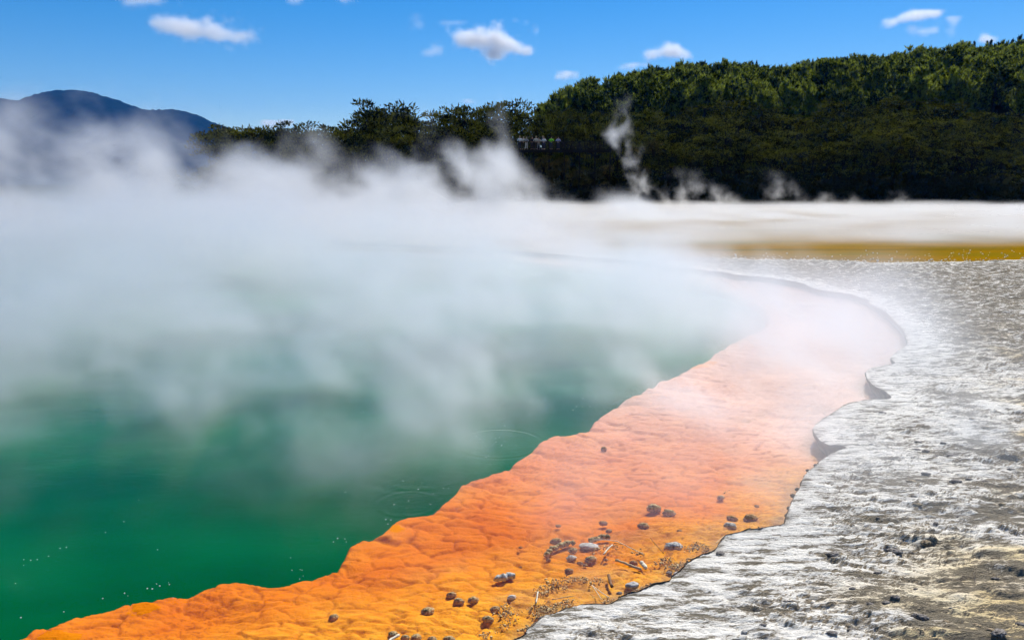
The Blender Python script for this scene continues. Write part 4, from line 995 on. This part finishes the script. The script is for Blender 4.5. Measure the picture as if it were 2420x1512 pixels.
# ------------------------------------------------------------------ steam (fog volumes)
def steam_mat(name, col=(.93, .955, .98), g=.6):
    t = NT(name); pv = t.n('ShaderNodeVolumePrincipled', {'Color': (*col, 1), 'Anisotropy': g, 'Density': 1.0})
    t.t.links.new(pv.outputs[0], t.out.inputs['Volume']); return t.m
def fog(name, lo, hi, vs, f, mat, label, kind='stuff', cat=None, group=None, loc=(0, 0, 0)):
    vs = (vs,) * 3 if not hasattr(vs, '__len__') else vs
    n_ = [int(round((h - l) / v)) for l, h, v in zip(lo, hi, vs)]; nx, ny, nz = n_
    ax = [l + (np.arange(k) + .5) * v for l, k, v in zip(lo, n_, vs)]
    ZZ, YY, XX = np.meshgrid(ax[2].astype(F32), ax[1].astype(F32), ax[0].astype(F32), indexing='ij')
    Dn = np.clip(f(XX, YY, ZZ), 0, None).astype(F32)
    Dn[0 if lo[2] > 1 else slice(0, 0)] = 0; Dn[-1] = 0; Dn[:, 0] = 0; Dn[:, -1] = 0; Dn[:, :, 0] = 0; Dn[:, :, -1] = 0
    Dn = Dn.ravel()
    me = bpy.data.meshes.new(name); me.vertices.add(Dn.size)
    a = me.attributes.new('dens', 'FLOAT', 'POINT'); a.data.foreach_set('value', Dn); me.materials.append(mat)
    ob = bpy.data.objects.new(name, me); COL.objects.link(ob); ob.location = loc
    t = bpy.data.node_groups.new(name + '_density', 'GeometryNodeTree')
    t.interface.new_socket('Geometry', in_out='INPUT', socket_type='NodeSocketGeometry'); t.interface.new_socket('Geometry', in_out='OUTPUT', socket_type='NodeSocketGeometry')
    N = t.nodes.new; KL = t.links.new
    gi = N('NodeGroupInput'); go = N('NodeGroupOutput'); vc = N('GeometryNodeVolumeCube'); sm = N('GeometryNodeSetMaterial'); sm.inputs['Material'].default_value = mat
    si = N('GeometryNodeSampleIndex'); si.data_type = 'FLOAT'; si.clamp = True
    na = N('GeometryNodeInputNamedAttribute'); na.data_type = 'FLOAT'; na.inputs['Name'].default_value = 'dens'
    def vm(op, a, b):
        q = N('ShaderNodeVectorMath'); q.operation = op
        for k, v in enumerate((a, b)):
            if v is None: continue
            if isinstance(v, bpy.types.NodeSocket): KL(v, q.inputs[k])
            else: q.inputs[k].default_value = v
        return q.outputs[0]
    v = vm('SUBTRACT', N('GeometryNodeInputPosition').outputs[0], tuple(lo)); v = vm('MULTIPLY', v, tuple(1 / w for w in vs)); v = vm('FLOOR', v, None); v = vm('MAXIMUM', v, (0, 0, 0)); v = vm('MINIMUM', v, (nx - 1, ny - 1, nz - 1))
    sx = N('ShaderNodeSeparateXYZ'); KL(v, sx.inputs[0])
    def I(op, a, b):
        q = N('FunctionNodeIntegerMath'); q.operation = op
        for k, v in enumerate((a, b)):
            if isinstance(v, int): q.inputs[k].default_value = v
            else: KL(v, q.inputs[k])
        return q.outputs[0]
    idx = I('ADD', sx.outputs[0], I('MULTIPLY', I('ADD', sx.outputs[1], I('MULTIPLY', sx.outputs[2], ny)), nx))
    KL(gi.outputs[0], si.inputs[0]); KL(na.outputs[0], si.inputs['Value']); KL(idx, si.inputs['Index']); KL(si.outputs[0], vc.inputs['Density'])
    vc.inputs['Min'].default_value = lo; vc.inputs['Max'].default_value = hi
    for k, c in enumerate('XYZ'): vc.inputs['Resolution ' + c].default_value = n_[k]
    KL(vc.outputs[0], sm.inputs[0]); KL(sm.outputs[0], go.inputs[0])
    md = ob.modifiers.new('volume', 'NODES'); md.node_group = t
    print('fog', name, n_, time.time() - T0)
    return tag(ob, label, cat, group, kind)

def billow(x, y, z, s, o=4):
    """puffy noise leaning with the breeze, 0..1"""
    xx = x + .35 * z; n_ = fbm(xx / s, y / s, z / (s * 1.15), o=o, gain=.55)
    return n_
SM = steam_mat('steam')
def pool_steam(x, y, z):
    n1 = billow(x + 50, y, z, 6., 5); n2 = fbm(x / 1.9 + 9, y / 1.9, z / 2.2, o=3)
    H = 1.3 + .9 * ss(4, -12, x) * ss(14, 30, y)
    cover = ss(6.8, 14.5, y + 1.6 * n2 + 1.2 * n1) * ss(56 - 20 * ss(1, 5, x), 46 - 15 * ss(1, 5, x), y)
    right = ss(8.4, 6.2, x + .8 * n2)
    right = np.maximum(right, ss(24, 30, y) * ss(9, 2, x))
    q = z / (H * (1 + .9 * n1))
    d = (1 + 1.3 * ss(1.5, 4.5, x) * ss(27, 19, y)) * cover * right * ss(1.5, .2, q) * np.clip(.50 - .35 * q + 1.5 * n1 + .8 * n2, 0, 2)
    return d * (.48 + .10 * ss(14, 28, y) * ss(8, -6, x)) * (.30 + .70 * ss(8.5, 15, y))
fog('steam', (-46, 7.5, .02), (11, 58, 10.5), (.28, .28, .25), pool_steam, SM, 'thick white steam rolling off the hot pool')
def veil(x, y, z):
    xw = x + .5 * z + .5 * fbm(x / 1.5 + 77, y / 1.5, z, o=2); n1 = fbm(xw / 2.0 + 3, y / 3.0, z / 2., o=4, gain=.55); n2 = fbm(xw / .7, y / 1.1 + 7, z / 1.1, o=3)
    H = .8 + .7 * ss(6, 12, y)
    c = .10 * ss(4.2, 6, y) + .9 * ss(5.2, 10., y + 1.8 * n1)
    r_ = ss(7.2, 4.6, x + .5 * n1)
    d = c * r_ * ss(1.3, .1, z / H / (1 + .8 * n1)) * np.clip(.06 + 2.6 * n1 + 1.5 * n2, 0, 2)
    return d * .60
fog('steam_veil', (-11, 5.2, .015), (9, 17, 3.2), (.11, .11, .11), veil, SM, 'thin wisps of steam drifting low over the near water')
def far_steam(x, y, z):
    wx = x + 2.0 * fbm(x / 6 + 5, y / 9, z / 6, o=3) + .25 * z; wz = z + 1.6 * fbm(x / 6 + 45, y / 9, z / 6, o=2)
    n1 = fbm(wx / 4.6 - 20, y / 11, wz / 5.2, o=5, gain=.55)
    top = np.interp(((x + 1.5 * n1) / 68. / PX + 1209.5).ravel(), [-200, 0, 90, 150, 200, 245, 300, 360, 430, 480, 560, 640, 700, 760, 850, 900, 960, 1030, 1080, 1130, 1190, 1230, 1300, 1400, 1480, 1600],
        [275, 265, 285, 335, 335, 250, 280, 312, 268, 303, 330, 345, 360, 345, 400, 380, 360, 305, 360, 340, 290, 390, 440, 450, 450, 500]).reshape(x.shape)
    H = np.maximum((431 - top) * PX * 68 + 3, .3)
    q = z / np.maximum(H * (1 + .35 * n1), .3)
    sl = ss(7.5, 3.0, np.abs(y - 68 - 3 * perlin(x / 9, z / 9)))
    d = sl * ss(1.3, .75, q) * np.clip(1.15 - 1.15 * q + 2.6 * n1, 0, 2.2) * (.55 + .45 * ss(.9, .4, q))
    return d * .27
fog('steam_bank', (-62, 58, .02), (26, 79, 16.5), (.32, .36, .30), far_steam, SM, 'white steam rising in ragged columns against the far bush')
def lake_fog(x, y, z):
    n1 = fbm(x / 6, y / 6, z / 3, o=3)
    H = .42 + .30 * ss(60, 95, y)
    return ss(1.5, .1, z / (H * (1 + .6 * n1))) * ss(34.8, 42, y + 1.5 * n1) * ss(102.5, 84, y + 4 * n1) * (.8 + .9 * n1) * .30
fog('lake_steam', (-66, 32.5, .015), (96, 103, 1.3), (.6, .5, .09), lake_fog, SM, 'low white sheet of steam lying on the brown lake')
def plume(x, y, z):
    base = aty(1560, 481, 98); cx = np.interp(z.ravel(), [0, 1.5, 4, 7, 9, 11, 13, 16, 19], [18.5, 17, 15.6, 14.6, 13.2, 13.9, 14.2, 14.0, 13.2]).reshape(z.shape)
    w = np.interp(z.ravel(), [0, 1, 3, 6, 8, 10, 12, 16, 19], [5.0, 2.8, 1.5, 1.5, 2.1, 1.6, 1.3, 1.8, 2.6]).reshape(z.shape)
    wx = x + 1.2 * fbm(x / 2 + 2, y / 2, z / 2.4, o=3)
    n1 = fbm(wx / 1.9, y / 3.4, z / 2.6, o=5, gain=.6); n2 = fbm(x / 2.2 + 8, y / 4, z / 3.4, o=2)
    rr = np.sqrt(((wx - cx + 1.5 * n2) / w)**2 + ((y - 98) / (w * .9 + .6))**2)
    return ss(1.2, .1, rr) * np.clip(.10 + 2.6 * n1, 0, 2) * .62 * ss(14.5, 6, z)
fog('steam_plume', (7, 93.5, .02), (25, 102.5, 19), (.2, .22, .2), plume, SM, 'tall thin twisting steam plume in front of the bush')
def small_plumes(x, y, z):
    n1 = fbm(x / 1.5 + 4, y / 1.5, z / 1.8, o=4, gain=.6); d = 0
    for px, h, w in ((1640, 5.2, 3.0), (1845, 5., 2.2), (1700, 3.2, 2.0), (1940, 2.2, 1.6), (2000, 2.2, 1.0), (2110, 2.4, 1.4), (1590, 3., 2.)):
        cx = (px - 1209.5) * PX * 99; 
        d = d + ss(1.2, .1, np.abs(x - cx + .5 * z - .8 + n1 * .6) / (w * (1.5 - .8 * z / h))) * ss(1., .2, z / h)
    return d * ss(1.6, .2, np.abs(y - 99)) * np.clip(.2 + 2.2 * n1, 0, 2) * .5
fog('steam_wisps', (17, 97, .02), (60, 101, 5.4), (.2, .25, .2), small_plumes, SM, 'small puffs of steam rising along the far waterline')

# ------------------------------------------------------------------ clouds
CM = steam_mat('cloud_vapour', (1., 1., 1.), .35)
def cloud(name, puffs, label, yd=5200., dens=1.0, vs=14., nz=.5):
    """puffs: (px, py, rx, ry) in photo pixels"""
    k = PX * yd; ctr = aty(sum(p[0] for p in puffs) / len(puffs), sum(p[1] for p in puffs) / len(puffs), yd)
    pp = []
    for (px, py, rx, ry) in puffs:
        w = aty(px, py, yd); pp.append((w[0] - ctr[0], random.uniform(-.3, .3) * rx * k, w[2] - ctr[2], rx * k, max(rx * .8, ry) * k, ry * k))
    mg = 1.55
    lo = [min(p[i] - p[3 + i] * mg for p in pp) for i in range(3)]; hi = [max(p[i] + p[3 + i] * mg for p in pp) for i in range(3)]
    sd = random.uniform(0, 90); q = vs
    def f(x, y, z):
        m = np.zeros(x.shape, F32)
        for p in pp:
            r2 = ((x - p[0]) / p[3])**2 + ((y - p[1]) / p[4])**2 + ((z - p[2]) / p[5])**2
            m = np.maximum(m, 1.25 - np.sqrt(r2)) if False else m + np.exp(-r2 * 1.3)
        n_ = fbm(x / 130 + sd, y / 130, z / 95, o=4, gain=.6)
        n_ = n_ + .45 * fbm(x / 48 + sd, y / 60, z / 40, o=3, gain=.6)
        return ss(.22, 1.35, m + nz * 1.9 * n_) * .016 * dens
    return fog(name, tuple(lo), tuple(hi), vs, f, CM, label, kind='thing', cat='cloud', loc=ctr)
cloud('cloud', [(365,52,26,13),(400,60,40,18),(440,66,44,22),(480,74,40,24),(520,82,34,18),(560,88,30,13),(590,84,22,15),(490,48,16,14)], 'long white cloud trailing down to the right, above the far mountain', dens=.8)
cloud('cloud', [(1030,120,22,14),(1010,124,14,8)], 'small pale puff just left of the big central cloud', dens=.45)
cloud('cloud', [(1095,92,30,18),(1135,88,38,22),(1175,94,44,24),(1210,108,34,18),(1240,120,22,10),(1165,126,30,14)], 'big bright cumulus cloud in the middle of the sky', dens=1.4)
cloud('cloud', [(1540,128,22,11),(1570,122,28,14),(1600,122,24,14),(1622,130,12,8)], 'compact white cloud just above the start of the pine ridge', dens=1.4)
cloud('cloud', [(1470,160,12,5),(1495,156,22,6),(1525,156,14,4)], 'thin flat cloud grazing the pine tops', dens=.8)
cloud('cloud', [(1325,180,12,5),(1345,178,22,7),(1362,180,10,4)], 'small flat cloud between central cloud and the pine hill', dens=.9)
cloud('cloud', [(1105,240,18,4)], 'tiny cloud low over the bush', dens=.8, vs=9.)
cloud('cloud', [(2110,50,18,7),(2150,40,28,12),(2180,38,30,11),(2208,34,16,10)], 'white cloud, upper one of the group above the right ridge', dens=1.1)
cloud('cloud', [(2155,70,20,8),(2185,76,26,8),(2205,74,14,8)], 'ragged thin cloud, lower left of the group above the right ridge', dens=.5)
cloud('cloud', [(2250,75,16,13),(2252,55,10,12),(2245,45,8,8)], 'ragged upright cloud, right one of the group above the right ridge', dens=.6)
cloud('cloud', [(2322,92,14,10),(2338,94,14,9)], 'small bright cloud close over the spiky conifers', dens=1.4, vs=10.)
cloud('cloud', [(630,292,20,8),(655,292,26,10),(680,290,20,9)], 'bright cloud peeping out from behind the left bush trees', dens=1.2)
cloud('cloud', [(985,40,16,14),(990,58,12,8)], 'faint wispy cloud high left of the central cloud', dens=.22)
cloud('cloud', [(1055,58,20,10),(1085,54,20,8)], 'faint wispy cloud directly above the central cloud', dens=.3)
cloud('cloud', [(310,2,40,12),(360,0,40,10)], 'faint cloud cut by the top edge above the long white cloud', dens=.35)
cloud('cloud', [(700,0,26,8),(810,0,26,7)], 'faint cloud cut by the top edge in the middle', dens=.35)

# ------------------------------------------------------------------ air
hz = NT('air'); pv = hz.n('ShaderNodeVolumePrincipled', {'Color': (.03, .30, 1., 1), 'Anisotropy': .0, 'Density': .00008}); hz.t.links.new(pv.outputs[0], hz.out.inputs['Volume'])
V, F = [], []; box(V, F, (-9500, -300, -8), (9500, 4200, 420)); HAZE = True
if HAZE: tag(mesh('haze', V, F, hz.m), 'thin blue air over the land', kind='stuff')

# ------------------------------------------------------------------ light
SEL, SAZ = R(50), R(28)
w = bpy.data.worlds.new('World'); S.world = w; w.use_nodes = True; nt = w.node_tree; bg = nt.nodes['Background']
sk = nt.nodes.new('ShaderNodeTexSky'); sk.sky_type = 'NISHITA'; sk.sun_disc = False; sk.sun_elevation = SEL; sk.sun_rotation = SAZ
sk.altitude = 400; sk.air_density = 1.0; sk.dust_density = .2; sk.ozone_density = 2.5
hs = nt.nodes.new('ShaderNodeHueSaturation'); hs.inputs['Saturation'].default_value = 1.55
nt.links.new(sk.outputs[0], hs.inputs['Color']); tn = nt.nodes.new('ShaderNodeMix'); tn.data_type = 'RGBA'; tn.blend_type = 'MULTIPLY'; tn.inputs[0].default_value = 1; tn.inputs[7].default_value = (1.0, 1., 1.08, 1); nt.links.new(hs.outputs[0], tn.inputs[6]); nt.links.new(tn.outputs[2], bg.inputs[0]); bg.inputs[1].default_value = .068
L = bpy.data.lights.new('sun', 'SUN'); L.energy = 4.2; L.angle = R(.53); L.color = (1, .955, .88)
so = bpy.data.objects.new('sun', L); COL.objects.link(so)
dv = Vector((math.sin(SAZ) * math.cos(SEL), math.cos(SAZ) * math.cos(SEL), math.sin(SEL))); so.rotation_euler = dv.to_track_quat('Z', 'Y').to_euler(); so.location = (30, 60, 80)

vs_ = S.view_settings; vs_.view_transform = 'Standard'; vs_.look = 'None'; vs_.exposure = .65; vs_.gamma = 1; vs_.use_curve_mapping = False
c = S.cycles; c.use_denoising = True; c.denoiser = 'OPENIMAGEDENOISE'; c.max_bounces = 6; c.diffuse_bounces = 2; c.glossy_bounces = 2; c.volume_bounces = 2; c.transmission_bounces = 2
c.transparent_max_bounces = 24; c.volume_step_rate = 2.0; c.volume_max_steps = 256; c.sample_clamp_indirect = 6; c.use_adaptive_sampling = True; c.adaptive_threshold = .03; c.adaptive_min_samples = 24
print('done', time.time() - T0)
